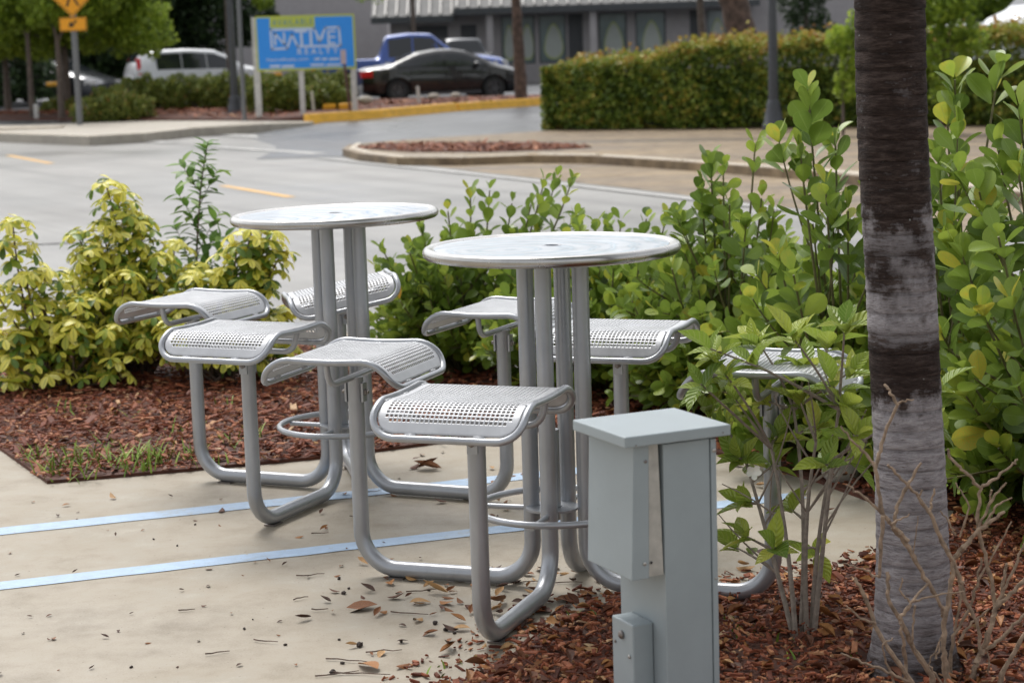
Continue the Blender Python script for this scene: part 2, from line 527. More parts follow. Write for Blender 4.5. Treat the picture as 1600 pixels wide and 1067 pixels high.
# bed behind the yellow kerb, under the sign and hedge
def bed(name, pts, z, mat, label, h=.05, wob=.02, inner=True):
    bm = bmesh.new()
    slab(bm, pts, z, z - .3)
    o = obj(name, bm, mat)
    return tag(o, label, kind='structure')
bp = [(p.x - .05, p.y + .32) for p in yk]
bedpts = [(p[0], p[1], zlot(p[1]) + .14) for p in bp] + [(bp[-1][0] + .5, 55.0, .32), (-9, 56, .32), (-17, 57, .30), (-16.0, 54.3, .16), (-8.6, 50.2, .13), (-5.6, 47.6, .12)]
bm = bmesh.new()
cen = bm.verts.new((-5, 52, .27)); ring = [bm.verts.new(p) for p in bedpts]; low = [bm.verts.new((p[0], p[1], -.3)) for p in bedpts]
for k in range(len(ring)):
    j = (k + 1) % len(ring)
    bm.faces.new((cen, ring[k], ring[j])); bm.faces.new((ring[k], low[k], low[j], ring[j]))
def bedz(x, y): return .10 + .18 * sstep(46.5, 53, y)
tag(obj('car_park_bed', bm, M['soil']), 'brown mulch bed below the realty sign', kind='structure')

# painted marks
def strip(name, a, b, w, z, mat, label, cat='line', parent=None):
    a = Vector(a[:2]); b = Vector(b[:2])
    d = (b - a).normalized(); nn = Vector((-d.y, d.x)) * w / 2
    bm = bmesh.new()
    n = max(2, int((b - a).length / .12))
    L = []; R = []
    for i in range(n + 1):
        p = a + (b - a) * i / n
        j = random.uniform(-.004, .004)
        L.append(bm.verts.new((p.x + nn.x * (1 + j * 10), p.y + nn.y * (1 + j * 10), z)))
        R.append(bm.verts.new((p.x - nn.x, p.y - nn.y + j, z)))
    for i in range(n): bm.faces.new((L[i], L[i + 1], R[i + 1], R[i]))
    o = obj(name, bm, mat)
    return tag(o, label, kind='structure')
def ext(a, b, t0, t1):
    return a + (b - a) * t0, a + (b - a) * t1
a, b = ext(G(0, 830.5), G(560, 771.5), -.6, 1.72)
strip('painted_line', a, b, .115, .0022, M['line_blue'], 'pale blue painted line crossing under the far table')
a, b = ext(G(0, 915.5), G(700, 836.5), -.5, 1.9)
strip('painted_line', a, b, .10, .0022, M['line_blue'], 'pale blue painted line crossing under the near table')
for (p, q) in (((13, 243), (80, 255.5)), ((348, 290), (455, 308))):
    strip('road_dash', G(*p, -.116), G(*q, -.116), .14, -.116, M['line_yellow'], 'yellow centre line dash on the street')
for (p, q, w) in (((120, 211.5), (268, 223), .45), ((303, 207), (446, 217), .45), ((337, 229.5), (500, 240), .35), ((440, 211), (560, 208), .3), ((500, 247), (740, 272), .16), ((740, 272), (1240, 329), .14)):
    strip('white_marking', G(*p, -.108), G(*q, -.108), w, -.108, M['line_white'], 'worn white painted marking on the street')
for (p, q) in (((520, 213), (612, 209)), ((640, 204), (700, 202))):
    strip('entrance_dash', G(*p, -.09), G(*q, -.09), .15, -.04, M['line_yellow'], 'yellow dash on the car park entrance')
bm = bmesh.new()
pp = fillet([G(x, y, -.115) for x, y in ((-30, 386), (25, 383.5), (105, 380), (200, 378))], .5, 3)
tube(bm, pp, .008, 6)
tag(obj('road_joint', bm, M['asphalt']), 'dark tar joint across the street', kind='structure')

# ------------------------------------------------------------------ instancing of many small meshes into one
def leaf_template(w=.36, rows=5, cols=4, tip=.35, fold=.12, droop=.12, blunt=True):
    """leaf along +Y from 0 to 1, upper face +Z"""
    V = []; UV = []; F = []
    for i in range(rows + 1):
        v = i / rows
        if blunt:   # obovate, rounded end
            v = 1 - (1 - v) ** 1.7
            vm = .62
            if v >= vm: half = w * math.sqrt(max(0, 1 - ((v - vm) / (1 - vm)) ** 2))
            else: half = w * (.06 + .94 * math.sin(math.pi / 2 * v / vm) ** 1.25)
        else:       # pointed
            half = w * math.sin(math.pi * (v ** .85) * .985 + .01)
        half = max(half, .012)
        yy = v
        for j in range(cols + 1):
            u = -1 + 2 * j / cols
            bulge = 0
            V.append((u * half, yy + bulge, abs(u) * half * fold * 2 - droop * v * v))
            UV.append((.5 + u * .5, v))
    for i in range(rows):
        for j in range(cols):
            a = i * (cols + 1) + j
            F.append((a, a + 1, a + cols + 2, a + cols + 1))
    return np.array(V, float), F, np.array(UV, float)

def mass_mesh(name, tmpl, mats, locs, tints):
    """tmpl copies: mats (n,3,3) columns are leaf axes times scale"""
    tv, tf, tuv = tmpl
    n = len(locs); k = len(tv)
    V = np.einsum('nij,kj->nki', np.asarray(mats), tv) + np.asarray(locs)[:, None, :]
    fs = np.array(tf)
    F = (fs[None] + (np.arange(n) * k)[:, None, None]).reshape(-1, fs.shape[1])
    me = bpy.data.meshes.new(name)
    me.vertices.add(n * k)
    me.vertices.foreach_set('co', V.reshape(-1))
    nf, m = F.shape
    me.loops.add(nf * m); me.polygons.add(nf)
    me.loops.foreach_set('vertex_index', F.reshape(-1).astype(np.int32))
    me.polygons.foreach_set('loop_start', (np.arange(nf) * m).astype(np.int32))
    me.polygons.foreach_set('loop_total', np.full(nf, m, np.int32))
    me.polygons.foreach_set('use_smooth', np.ones(nf, bool))
    if tuv is not None:
        u = me.uv_layers.new(name='UVMap')
        uvall = np.tile(tuv[fs.reshape(-1)], (n, 1))
        u.data.foreach_set('uv', uvall.reshape(-1))
    at = me.attributes.new('tint', 'FLOAT', 'POINT')
    at.data.foreach_set('value', np.repeat(np.asarray(tints, float), k))
    me.update(calc_edges=True)
    me.validate()
    return me

def axes(axis, normal):
    y = Vector(axis).normalized()
    z = Vector(normal); z = (z - y * z.dot(y))
    if z.length < 1e-4: z = y.orthogonal()
    z.normalize(); x = y.cross(z)
    return x, y, z

def axmat(axis, normal, s, w=1.0, curl=1.0):
    x, y, z = axes(axis, normal)
    return np.array([[x[i] * s * w, y[i] * s, z[i] * s * curl] for i in range(3)])

def rand_mats(rng, n, s0, s1, up=0.0):
    q = rng.normal(size=(n, 3)); q[:, 2] += up; q /= np.linalg.norm(q, axis=1)[:, None]
    r = rng.normal(size=(n, 3)); r -= q * (r * q).sum(1)[:, None]; r /= np.linalg.norm(r, axis=1)[:, None]
    x = np.cross(r, q)
    s = rng.uniform(s0, s1, n)
    return np.stack([x, r, q], axis=2) * s[:, None, None]

def plant_leaves(root, origin, leaves, tmpl, mat, maxn=300, leaf_name='leaf', cell=9.0):
    """leaves: (loc world, 3x3, tint). The largest leaves in view become parts, the rest one mesh."""
    order = []
    info = []
    for i, (p, m3, t) in enumerate(leaves):
        c = Vector(p) + Vector(m3[:, 1]) * .5
        x, y, d = proj(c)
        info.append((x, y, d, np.linalg.norm(m3[:, 1])))
    seen = {}
    for i in sorted(range(len(leaves)), key=lambda k: info[k][2]):
        x, y, d, s = info[i]
        if not (0 < x < 1600 and 0 < y < 1067): continue
        key = (int(x / cell), int(y / cell))
        if key in seen: continue
        seen[key] = i
        order.append(i)
    order.sort(key=lambda k: -info[k][3] / info[k][2])
    single = [k for k in order if info[k][3] / info[k][2] * FPX > 10][:maxn]
    ss = set(single)
    rest = [k for k in range(len(leaves)) if k not in ss]
    o = Vector(origin)
    if rest:
        me = mass_mesh('foliage', tmpl, [leaves[k][1] for k in rest], [np.array(leaves[k][0]) - np.array(o) for k in rest], [leaves[k][2] for k in rest])
        f = link_mesh('foliage', me, mat, root); f['kind'] = 'stuff'
    protos = {}
    for k in single:
        p, m3, t = leaves[k]
        tb = min(9, max(0, int(t * 10)))
        if tb not in protos:
            me = mass_mesh(leaf_name, tmpl, [np.eye(3)], [np.zeros(3)], [(tb + .5) / 10])
            me.materials.append(mat)
            protos[tb] = me
        ob = bpy.data.objects.new(leaf_name, protos[tb])
        COL.objects.link(ob)
        ob.parent = root
        mm = Matrix([list(m3[r]) + [p[r] - o[r]] for r in range(3)] + [[0, 0, 0, 1]])
        ob.matrix_local = mm
    return len(single)

def inside(poly, x, y):
    c = False; n = len(poly); j = n - 1
    for i in range(n):
        xi, yi = poly[i][0], poly[i][1]; xj, yj = poly[j][0], poly[j][1]
        if (yi > y) != (yj > y) and x < (xj - xi) * (y - yi) / (yj - yi) + xi: c = not c
        j = i
    return c
def poly_points(poly, n, rng, dens=None):
    xs = [p[0] for p in poly]; ys_ = [p[1] for p in poly]
    out = []
    tries = 0
    while len(out) < n and tries < n * 40:
        tries += 1
        x = rng.uniform(min(xs), max(xs)); y = rng.uniform(min(ys_), max(ys_))
        if inside(poly, x, y) and (dens is None or rng.random() < dens(x, y)): out.append((x, y))
    return out
# ------------------------------------------------------------------ mulch beds near the camera
rng = np.random.default_rng(7)
CHIP_V = np.array([(-.5, -.5, 0), (.5, -.35, 0), (.42, .5, 0), (-.38, .42, 0), (-.45, -.4, .3), (.4, -.3, .22), (.35, .4, .3), (-.3, .35, .2)], float)
CHIP_F = [(0, 1, 2, 3), (4, 7, 6, 5), (0, 4, 5, 1), (1, 5, 6, 2), (2, 6, 7, 3), (3, 7, 4, 0)]
def tint_mat(name, stops, rough=.75, bstr=.4):
    m, nt, b = new_mat(name)
    at = N(nt, 'ShaderNodeAttribute', attribute_name='tint')
    r = ramp(nt, stops, at.outputs['Fac'])
    n = noise(nt, 45, 4, .7)
    r2 = ramp(nt, [(.3, (.6, .6, .6)), (.7, (1.15, 1.15, 1.15))], n.outputs['Fac'])
    mx = N(nt, 'ShaderNodeMix', data_type='RGBA', blend_type='MULTIPLY'); mx.inputs[0].default_value = 1
    nt.links.new(r.outputs[0], mx.inputs[6]); nt.links.new(r2.outputs[0], mx.inputs[7])
    nt.links.new(mx.outputs[2], b.inputs['Base Color'])
    b.inputs['Roughness'].default_value = rough
    b.inputs['Specular IOR Level'].default_value = .22
    bump(nt, b, n.outputs['Fac'], bstr, .003)
    return m
M['chips'] = tint_mat('red_mulch_chips', [(0, (.05, .014, .008)), (.3, (.16, .042, .02)), (.6, (.30, .09, .04)), (.8, (.44, .19, .09)), (.95, (.52, .32, .17)), (1, (.6, .45, .3))], .6)
M['litter'] = tint_mat('dry_leaf_litter', [(0, (.035, .016, .01)), (.35, (.14, .05, .024)), (.65, (.34, .14, .045)), (.85, (.48, .25, .09)), (1, (.5, .36, .2))], .5)
M['grass'] = tint_mat('grass_blades', [(0, (.12, .22, .03)), (1, (.32, .46, .07))], .5, .1)

def chips(name, poly, n, z, smin, smax, label, hump=.03):
    pts = poly_points(poly, n, rng)
    n = len(pts)
    ang = rng.uniform(0, 2 * np.pi, n); L = rng.uniform(smin, smax, n) * rng.choice([.5, .8, 1, 1.5], n)
    W = L * rng.uniform(.18, .5, n); H = rng.uniform(.004, .012, n)
    tx = rng.normal(0, .22, n); ty = rng.normal(0, .22, n)
    mats = np.zeros((n, 3, 3))
    c, s = np.cos(ang), np.sin(ang)
    mats[:, 0, 0] = c * L; mats[:, 1, 0] = s * L; mats[:, 2, 0] = tx * L
    mats[:, 0, 1] = -s * W; mats[:, 1, 1] = c * W; mats[:, 2, 1] = ty * W
    mats[:, 2, 2] = H * 2
    locs = np.array([(p[0], p[1], (z if not callable(z) else z(p[0], p[1])) + abs(rng.normal(0, hump)) * .6) for p in pts])
    t = np.clip(rng.beta(2, 2.2, n), 0, 1)
    me = mass_mesh(name, (CHIP_V, CHIP_F, None), mats, locs, t)
    for p in me.polygons: p.use_smooth = False
    o = link_mesh(name, me, M['chips'])
    return tag(o, label, 'mulch', kind='stuff')

bedL = [(G(x, y).x, G(x, y).y) for x, y in ((-420, 560), (-30, 682), (74, 756), (298, 736.5), (495, 718), (640, 700), (760, 683), (900, 668))]
bedL += [(.75, 9.3), (-.35, 10.3), (-.78, 11.15), (-1.95, 12.0), (-6.0, 12.35)]
bedR_edge = [(610, 1110), (725, 1066), (800, 1026), (850, 992), (900, 962), (970, 938), (1120, 925), (1230, 912), (1340, 885), (1400, 850), (1500, 815), (1700, 770)]
bedR = [(G(x, y).x, G(x, y).y) for x, y in bedR_edge] + [(3.4, 5.5), (3.4, 3.9), (-.2, 3.9)]
bedH = [(G(x, y).x, G(x, y).y) for x, y in ((900, 668), (1010, 690), (1130, 712), (1280, 755), (1400, 800), (1700, 790))] + [(3.6, 6.4), (4.2, 7.3), (2.4, 8.7), (.78, 9.25)]
def mulch_bed(name, poly, z, label):
    bm = bmesh.new()
    slab(bm, poly, z, -.05)
    return tag(obj(name, bm, M['soil']), label, kind='structure')
mulch_bed('left_mulch_bed', bedL, .014, 'red mulch bed under the yellow and green shrubs')
mulch_bed('right_mulch_bed', bedR, .010, 'red mulch bed round the palm trunk')
mulch_bed('hedge_mulch_bed', bedH, .012, 'dark mulch bed under the round leaved hedge')
chips('mulch_chips', bedL, 19000, .012, .016, .055, 'red brown wood chips covering the left bed')
edgeR = [(G(x, y).x, G(x, y).y) for x, y in ((500, 1100), (640, 1040), (720, 1000), (790, 960), (860, 925), (960, 905), (1120, 895), (1230, 885), (1330, 862), (1340, 885), (1230, 912), (1120, 925), (970, 938), (900, 962), (850, 992), (800, 1026), (725, 1066), (610, 1110))]
chips('mulch_chips', edgeR, 360, .002, .008, .045, 'stray wood chips scattered over the concrete edge near the utility post', .004)
chips('mulch_chips', bedH, 4500, .012, .02, .06, 'brown wood chips under the round leaved hedge')
chips('mulch_chips', bedR, 26000, .010, .009, .036, 'red brown wood chips round the palm and utility post')
isl = [(G(x, y).x, G(x, y).y) for x, y in ((556, 232), (640, 238), (760, 238), (880, 234), (925, 231), (860, 226), (700, 225), (600, 226))]
mulch_bed('island_bed', isl, .012, 'narrow mulch strip behind the far kerb')
chips('mulch_chips', isl, 2500, .012, .05, .13, 'red wood chips filling the narrow strip behind the far kerb')
li = [(G(x, y, .03).x, G(x, y, .03).y) for x, y in ((5, 192), (70, 193), (225, 192), (232, 183), (60, 178), (10, 184))]
mulch_bed('corner_bed', li, .045, 'small mulch bed at the far left corner')
cb = bp + [(bp[-1][0] + .5, 54.5), (-15.5, 56), (-15.6, 54.4), (-8.5, 50.4), (-5.6, 47.8)]
chips('mulch_chips', cb, 5000, bedz, .06, .18, 'pale brown chips heaped behind the yellow kerb', .04)

# leaf litter: curled dry leaves lying among the chips, one mass per bed
LT = leaf_template(.22, 5, 2, fold=.8, droop=-.25, blunt=False)
def litter(name, pts, s0, s1, z, label):
    n = len(pts); mats = []; locs = []
    for (x, y) in pts:
        a = rng.uniform(0, 2 * np.pi)
        ax = (math.cos(a), math.sin(a), rng.normal(0, .18)); nm = (rng.normal(0, .35), rng.normal(0, .35), 1 if rng.random() < .6 else -1)
        mats.append(axmat(ax, nm, rng.uniform(s0, s1)))
        locs.append((x, y, z + rng.uniform(.004, .03)))
    me = mass_mesh(name, LT, mats, locs, np.clip(rng.beta(1.8, 1.8, n), 0, 1))
    return tag(link_mesh(name, me, M['litter']), label, 'leaf litter', kind='stuff')
litter('leaf_litter', poly_points(bedR, 1700, rng, lambda x, y: 1.0 if x < 1.6 else .5), .02, .062, .012, 'dry brown leaves among the mulch round the palm')
litter('leaf_litter', poly_points(bedL, 500, rng), .02, .05, .014, 'pale dry leaves scattered in the left bed')
litter('leaf_litter', poly_points(bedH, 500, rng), .03, .07, .014, 'dry leaves under the round leaved hedge')

# grass
GB_V = np.array([(-.03, 0, 0), (.03, 0, 0), (.026, .0, .35), (-.026, .0, .35), (.018, .08, .7), (-.018, .08, .7), (0, .22, 1)], float)
GB_F = [(0, 1, 2), (0, 2, 3), (3, 2, 4), (3, 4, 5), (5, 4, 6)]
def grass(name, tufts, label, h0=.05, h1=.13, blades=26, spread=.05):
    mats = []; locs = []; t = []
    for (x, y, k) in tufts:
        for i in range(int(blades * k)):
            a = rng.uniform(0, 2 * np.pi); h = rng.uniform(h0, h1) * (.6 + .4 * k)
            lean = rng.uniform(.2, 1.0)
            up = Vector((math.cos(a) * lean, math.sin(a) * lean, 1)).normalized()
            side = Vector((-math.sin(a), math.cos(a), 0)); fwd = up.cross(side) * -1
            mats.append(np.array([[side[r] * .13, fwd[r] * h, up[r] * h] for r in range(3)]))
            locs.append((x + rng.normal(0, spread), y + rng.normal(0, spread), .012)); t.append(rng.uniform(0, 1))
    me = mass_mesh(name, (GB_V, GB_F, None), mats, locs, t)
    return tag(link_mesh(name, me, M['grass']), label, 'grass', kind='stuff')
tf = []
for (px, py, k) in ((85, 742, 1), (110, 735, 1.2), (140, 728, 1), (165, 735, .8), (195, 722, .7), (215, 738, 1.4), (235, 720, 1.2), (262, 728, 1.3), (285, 722, .9), (120, 752, .7), (70, 728, .7), (330, 712, .4), (380, 700, .8), (400, 690, .6),
                    (560, 700, .4), (590, 688, .5), (620, 690, .7), (650, 690, .7), (680, 684, .6), (700, 692, .4), (470, 590, .5), (440, 600, .4), (490, 560, .5), (120, 650, .5), (200, 655, .3), (360, 640, .3), (290, 680, .5), (160, 715, .6), (60, 715, .5), (330, 735, .4), (180, 700, .5)):
    g = G(px, py); tf.append((g.x, g.y, k))
grass('grass', tf, 'sparse grass tufts growing through the left mulch bed', .04, .12, 18, .05)
tf = []
for (px, py, k) in ((905, 975, .5), (925, 965, .4), (695, 1055, .3), (1160, 1000, .6), (1185, 985, .5), (1210, 1010, .4), (1150, 985, .4), (1250, 1040, .3), (1330, 1030, .3), (745, 1045, .25)):
    g = G(px, py); tf.append((g.x, g.y, k))
grass('grass', tf, 'short weeds in the mulch round the utility post', .02, .06, 14, .03)

# fallen leaves lying singly on the concrete
FL = []
for tnt in (.1, .3, .5, .7, .9):
    for w, dr in ((.19, -.3), (.27, .15)):
        t = leaf_template(w, 6, 4, fold=.45 if dr < 0 else .2, droop=dr, blunt=False)
        me = mass_mesh('fallen_leaf', t, [np.eye(3)], [np.zeros(3)], [tnt]); me.materials.append(M['litter']); FL.append(me)
def zone_of(x, y):
    px, py, _ = proj((x, y, 0))
    l1 = 830.5 - px * .105; l2 = 915.5 - px * .113
    if px > 900: return 'on concrete between the utility post and palm' if px > 1130 else 'on concrete by the utility post'
    if py < l1: return 'on concrete beyond the far blue line'
    if py < l2: return 'on concrete between the two blue lines'
    if px > 600: return 'on concrete round the near table\'s front leg'
    if py < 985: return 'on concrete below the near blue line'
    return 'on concrete along the bottom edge'
def fallen(x, y, s, mi, label, group, a=None, lift=0.006, name='fallen_leaf', cat='leaf'):
    if group:
        c_ = ('dark brown', 'reddish brown', 'brown', 'tan', 'pale tan')[mi // 2]
        zn = zone_of(x, y)
        label = ('tiny ' if s < .03 else 'small ' if s < .055 else '') + c_ + ' fallen leaf ' + zn
        group = 'fallen leaves ' + zn
    o = bpy.data.objects.new(name, FL[mi]); COL.objects.link(o)
    a = rng.uniform(0, 6.28) if a is None else a
    ax = (math.cos(a), math.sin(a), rng.normal(0, .08)); m3 = axmat(ax, (rng.normal(0, .2), rng.normal(0, .2), 1 if rng.random() < .7 else -1), s)
    o.matrix_world = Matrix([list(m3[0]) + [x], list(m3[1]) + [y], list(m3[2]) + [.003 + lift * .4 + s * .05], [0, 0, 0, 1]])
    return tag(o, label, cat, group)
g = G(590, 950); fallen(g.x, g.y, .135, 5, 'largest tan fallen leaf lying alone on the concrete left of the near table', None, a=math.pi * 1.03)
g = G(650, 735); fallen(g.x, g.y, .10, 2, 'curled dark brown leaf on the concrete between the two tables', None, a=.4)
g = G(690, 735); fallen(g.x, g.y, .11, 4, 'rolled brown leaf on the concrete below the front perforated seat', None, a=2.9)
g = G(590, 944); 
pl_lab = 'small dry fallen leaf lying on the tan concrete'
for (px, py, s) in ((700, 930, .1), (640, 945, .07), (605, 957, .05), (690, 955, .06), (660, 968, .05), (735, 962, .07), (800, 905, .11), (815, 910, .09), (775, 935, .1), (790, 940, .12), (870, 938, .1), (905, 948, .09), (930, 932, .08), (900, 885, .08), (940, 880, .08), (960, 905, .09), (860, 960, .08), (790, 982, .1), (680, 990, .06),
                   (620, 1005, .05), (735, 985, .07), (830, 980, .09), (610, 775, .06), (560, 805, .05), (500, 805, .06), (540, 775, .05), (700, 778, .08), (740, 780, .07), (475, 840, .07), (500, 830, .04), (180, 781, .05), (110, 790, .05), (90, 806, .04), (270, 778, .03), (345, 802, .05), (645, 720, .06), (770, 735, .06), (890, 700, .05), (1160, 730, .06), (1190, 720, .06),
                   (1230, 745, .05), (1180, 760, .07), (1260, 770, .06), (1200, 870, .08), (1170, 885, .08), (1240, 860, .06), (1150, 890, .07), (1290, 800, .05), (980, 715, .06), (560, 1010, .05), (590, 1050, .1), (640, 1040, .08), (600, 1020, .06), (700, 1010, .09)):
    g = G(px, py); fallen(g.x, g.y, s * rng.uniform(.6, .95), int(rng.integers(0, 10)), pl_lab, 'fallen leaves on the concrete')
for i in range(170):
    px = rng.normal(800, 125); py = 880 + abs(rng.normal(0, 75)) if i < 140 else rng.uniform(700, 800)
    if not (300 < px < 1300 and py < 1045): continue
    g = G(px, py); fallen(g.x, g.y, rng.uniform(.025, .06), int(rng.integers(0, 10)), pl_lab, 'fallen leaves on the concrete')
for i in range(70):
    px = rng.uniform(0, 860); py = rng.uniform(770, 1060)
    g = G(px, py); fallen(g.x, g.y, rng.uniform(.012, .03), int(rng.integers(0, 6)), pl_lab, 'fallen leaves on the concrete', lift=.001)
# twigs and seed pods
M['twig'] = simple('dark_twig_bark', (.075, .04, .025), .7, var=.4, scale=60)
def twig(px, py, L, ang, label, r=.0022):
    g = G(px, py)
    bm = bmesh.new()
    d = Vector((math.cos(ang), math.sin(ang), 0)); s = Vector((-d.y, d.x, 0))
    pts = [d * (L * (k / 4 - .5)) + s * rng.normal(0, L * .03) + Vector((0, 0, r + .001 + abs(rng.normal(0, .002)))) for k in range(5)]
    tube(bm, pts, r, 6, r1=r * .5)
    zn = zone_of(g.x, g.y)
    tag(obj('twig', bm, M['twig'], loc=(g.x, g.y, .002)), ('long' if L > .09 else 'short') + ' thin dark twig ' + zn, 'twig', 'twigs ' + zn)
tl = 'thin dark twig lying on the tan concrete'
for (px, py, L, a) in ((415, 1004, .08, -.5), (485, 901, .09, .1), (340, 1022, .07, .4), (292, 955, .05, .1), (527, 1055, .12, .2), (565, 1055, .16, -.2), (545, 1035, .14, -.35), (600, 1020, .1, .2), (660, 925, .1, .1), (500, 955, .05, .2), (500, 835, .06, 0), (545, 735, .08, .1), (820, 912, .1, .1), (880, 912, .12, 0), (930, 700, .1, .1), (640, 960, .12, -.3), (470, 937, .05, .5), (580, 770, .07, .2)):
    twig(px, py, L, a, tl)
M['pod'] = simple('seed_pod', (.04, .028, .022), .8, var=.4, scale=80, bstr=.4)
podm = None
for (px, py, s) in ((562, 1010, .022), (530, 905, .013), (537, 928, .016), (520, 1052, .018), (535, 1037, .012), (205, 1043, .01), (382, 983, .01), (446, 1008, .01), (545, 920, .01), (680, 975, .018), (697, 985, .015), (305, 820, .009), (277, 853, .008), (240, 843, .009), (710, 990, .01), (395, 968, .006), (627, 1003, .012), (648, 968, .01), (530, 1000, .009), (750, 785, .015)):
    g = G(px, py)
    bm = bmesh.new(); bmesh.ops.create_icosphere(bm, subdivisions=2, radius=1)
    for v in bm.verts: v.co *= (1 + rng.normal(0, .12)); v.co.z *= .6
    tag(obj('seed_pod', bm, M['pod'], loc=(g.x, g.y, s * .3), rot=(0, 0, rng.uniform(0, 6))), ('larger' if s > .0125 else 'tiny') + ' dark seed pod ' + zone_of(g.x, g.y), 'seed pod', 'seed pods ' + zone_of(g.x, g.y)).scale = (s * .6, s * .42, s * .6)

# ------------------------------------------------------------------ tables with attached seats
SC = .965; SEAT_Z = .752; TOP_Z = 1.105; RL = .69; RC = .091; TR = .0265
A_HALF = .275; W_HALF = .222
def prof(a):
    s = 1 if a >= 0 else -1
    a = abs(a)
    a0, R, ph = .125, .105, math.radians(56)
    if a < a0: x, z = a, -.004 * math.cos(a / a0 * math.pi / 2)
    elif a < a0 + R * ph:
        t = (a - a0) / R
        x, z = a0 + R * math.sin(t), -R * (1 - math.cos(t))
    else:
        e = a - a0 - R * ph
        x, z = a0 + R * math.sin(ph) + e * math.cos(ph), -R * (1 - math.cos(ph)) - e * math.sin(ph)
    return s * x, z
def seat_panel():
    bm = bmesh.new()
    na, nv, pt = 34, 28, .0134
    ga = [(i - na / 2) * pt for i in range(na + 1)]; gv = [(j - nv / 2) * pt for j in range(nv + 1)]
    def V(a, v):
        x, z = prof(a); return bm.verts.new((x, v, z))
    grid = [[V(a, v) for v in gv] for a in ga]
    hs = .0044; c = .0018
    hole = [(-hs + c, -hs), (hs - c, -hs), (hs, -hs + c), (hs, hs - c), (hs - c, hs), (-hs + c, hs), (-hs, hs - c), (-hs, -hs + c)]
    for i in range(na):
        for j in range(nv):
            # corner cells stay solid, like the punched pattern
            q = [grid[i][j], grid[i + 1][j], grid[i + 1][j + 1], grid[i][j + 1]]
            if (i in (0, na - 1)) and (j < 1 or j > nv - 2):
                bm.faces.new(q); continue
            ca = (ga[i] + ga[i + 1]) / 2; cv = (gv[j] + gv[j + 1]) / 2
            h = [V(ca + da, cv + dv) for da, dv in hole]
            bm.faces.new((q[0], q[1], h[1], h[0])); bm.faces.new((q[1], h[2], h[1]))
            bm.faces.new((q[1], q[2], h[3], h[2])); bm.faces.new((q[2], h[4], h[3]))
            bm.faces.new((q[2], q[3], h[5], h[4])); bm.faces.new((q[3], h[6], h[5]))
            bm.faces.new((q[3], q[0], h[7], h[6])); bm.faces.new((q[0], h[0], h[7]))
    per = [(i, 0) for i in range(na)] + [(na, j) for j in range(nv)] + [(i, nv) for i in range(na, 0, -1)] + [(0, j) for j in range(nv, 0, -1)]
    OA, OV, CR = A_HALF - .0145, W_HALF - .0135, .058
    def outer(a, v):
        # scale from the centre out to the rounded rectangle
        lo, hi = 1.0, 3.0
        for _ in range(30):
            m = (lo + hi) / 2
            x, y = abs(a) * m, abs(v) * m
            ins = x <= OA and y <= OV
            if ins and x > OA - CR and y > OV - CR:
                ins = math.hypot(x - (OA - CR), y - (OV - CR)) <= CR
            if ins: lo = m
            else: hi = m
        return a * lo, v * lo
    prev = [grid[i][j] for i, j in per]
    steps = 5
    base = [(ga[i], gv[j]) for i, j in per]; outp = [outer(*b) for b in base]
    for s in range(1, steps + 1):
        cur = [V(lerp(b[0], o[0], s / steps), lerp(b[1], o[1], s / steps)) for b, o in zip(base, outp)]
        for k in range(len(per)):
            k2 = (k + 1) % len(per)
            bm.faces.new((prev[k], prev[k2], cur[k2], cur[k]))
        prev = cur
    # weld tabs that hold the panel in the frame
    for a, v in ((.2595, -.10), (.2595, .10), (-.2595, -.10), (-.2595, .10), (-.13, .2065), (.0, .2065), (.13, .2065), (-.13, -.2065), (0, -.2065), (.13, -.2065)):
        for (aa, vv, ra, rv) in ((a, v, .0, .014),):
            if abs(v) > .2:
                x0, z0 = prof(a); sg = 1 if v > 0 else -1
                box(bm, (x0, v + sg * .003, z0), (.028, .010, .003))
            else:
                x0, z0 = prof(a * 1.012)
                box(bm, (x0, v, z0), (.010, .028, .006))
    return bm
def seat_loop():
    pts = []
    CR = .072
    cs = [(A_HALF, W_HALF), (-A_HALF, W_HALF), (-A_HALF, -W_HALF), (A_HALF, -W_HALF)]
    for q, (sa, sv) in enumerate(((1, 1), (-1, 1), (-1, -1), (1, -1))):
        ca, cv = sa * (A_HALF - CR), sv * (W_HALF - CR)
        a0 = q * math.pi / 2
        for k in range(9):
            t = a0 + k / 8 * math.pi / 2
            pts.append((ca + CR * math.cos(t), cv + CR * math.sin(t)))
        nxt = ((A_HALF - CR) * (1, -1, -1, 1)[(q + 1) % 4], (W_HALF - CR) * (1, 1, -1, -1)[(q + 1) % 4])
        p = pts[-1]
        t1 = a0 + math.pi / 2
        e = (nxt[0] + CR * math.cos(t1), nxt[1] + CR * math.sin(t1))
        m = 22 if q % 2 == 0 else 8
        for k in range(1, m): pts.append((lerp(p[0], e[0], k / m), lerp(p[1], e[1], k / m)))
    return [Vector((prof(a)[0], v, prof(a)[1])) for a, v in pts]

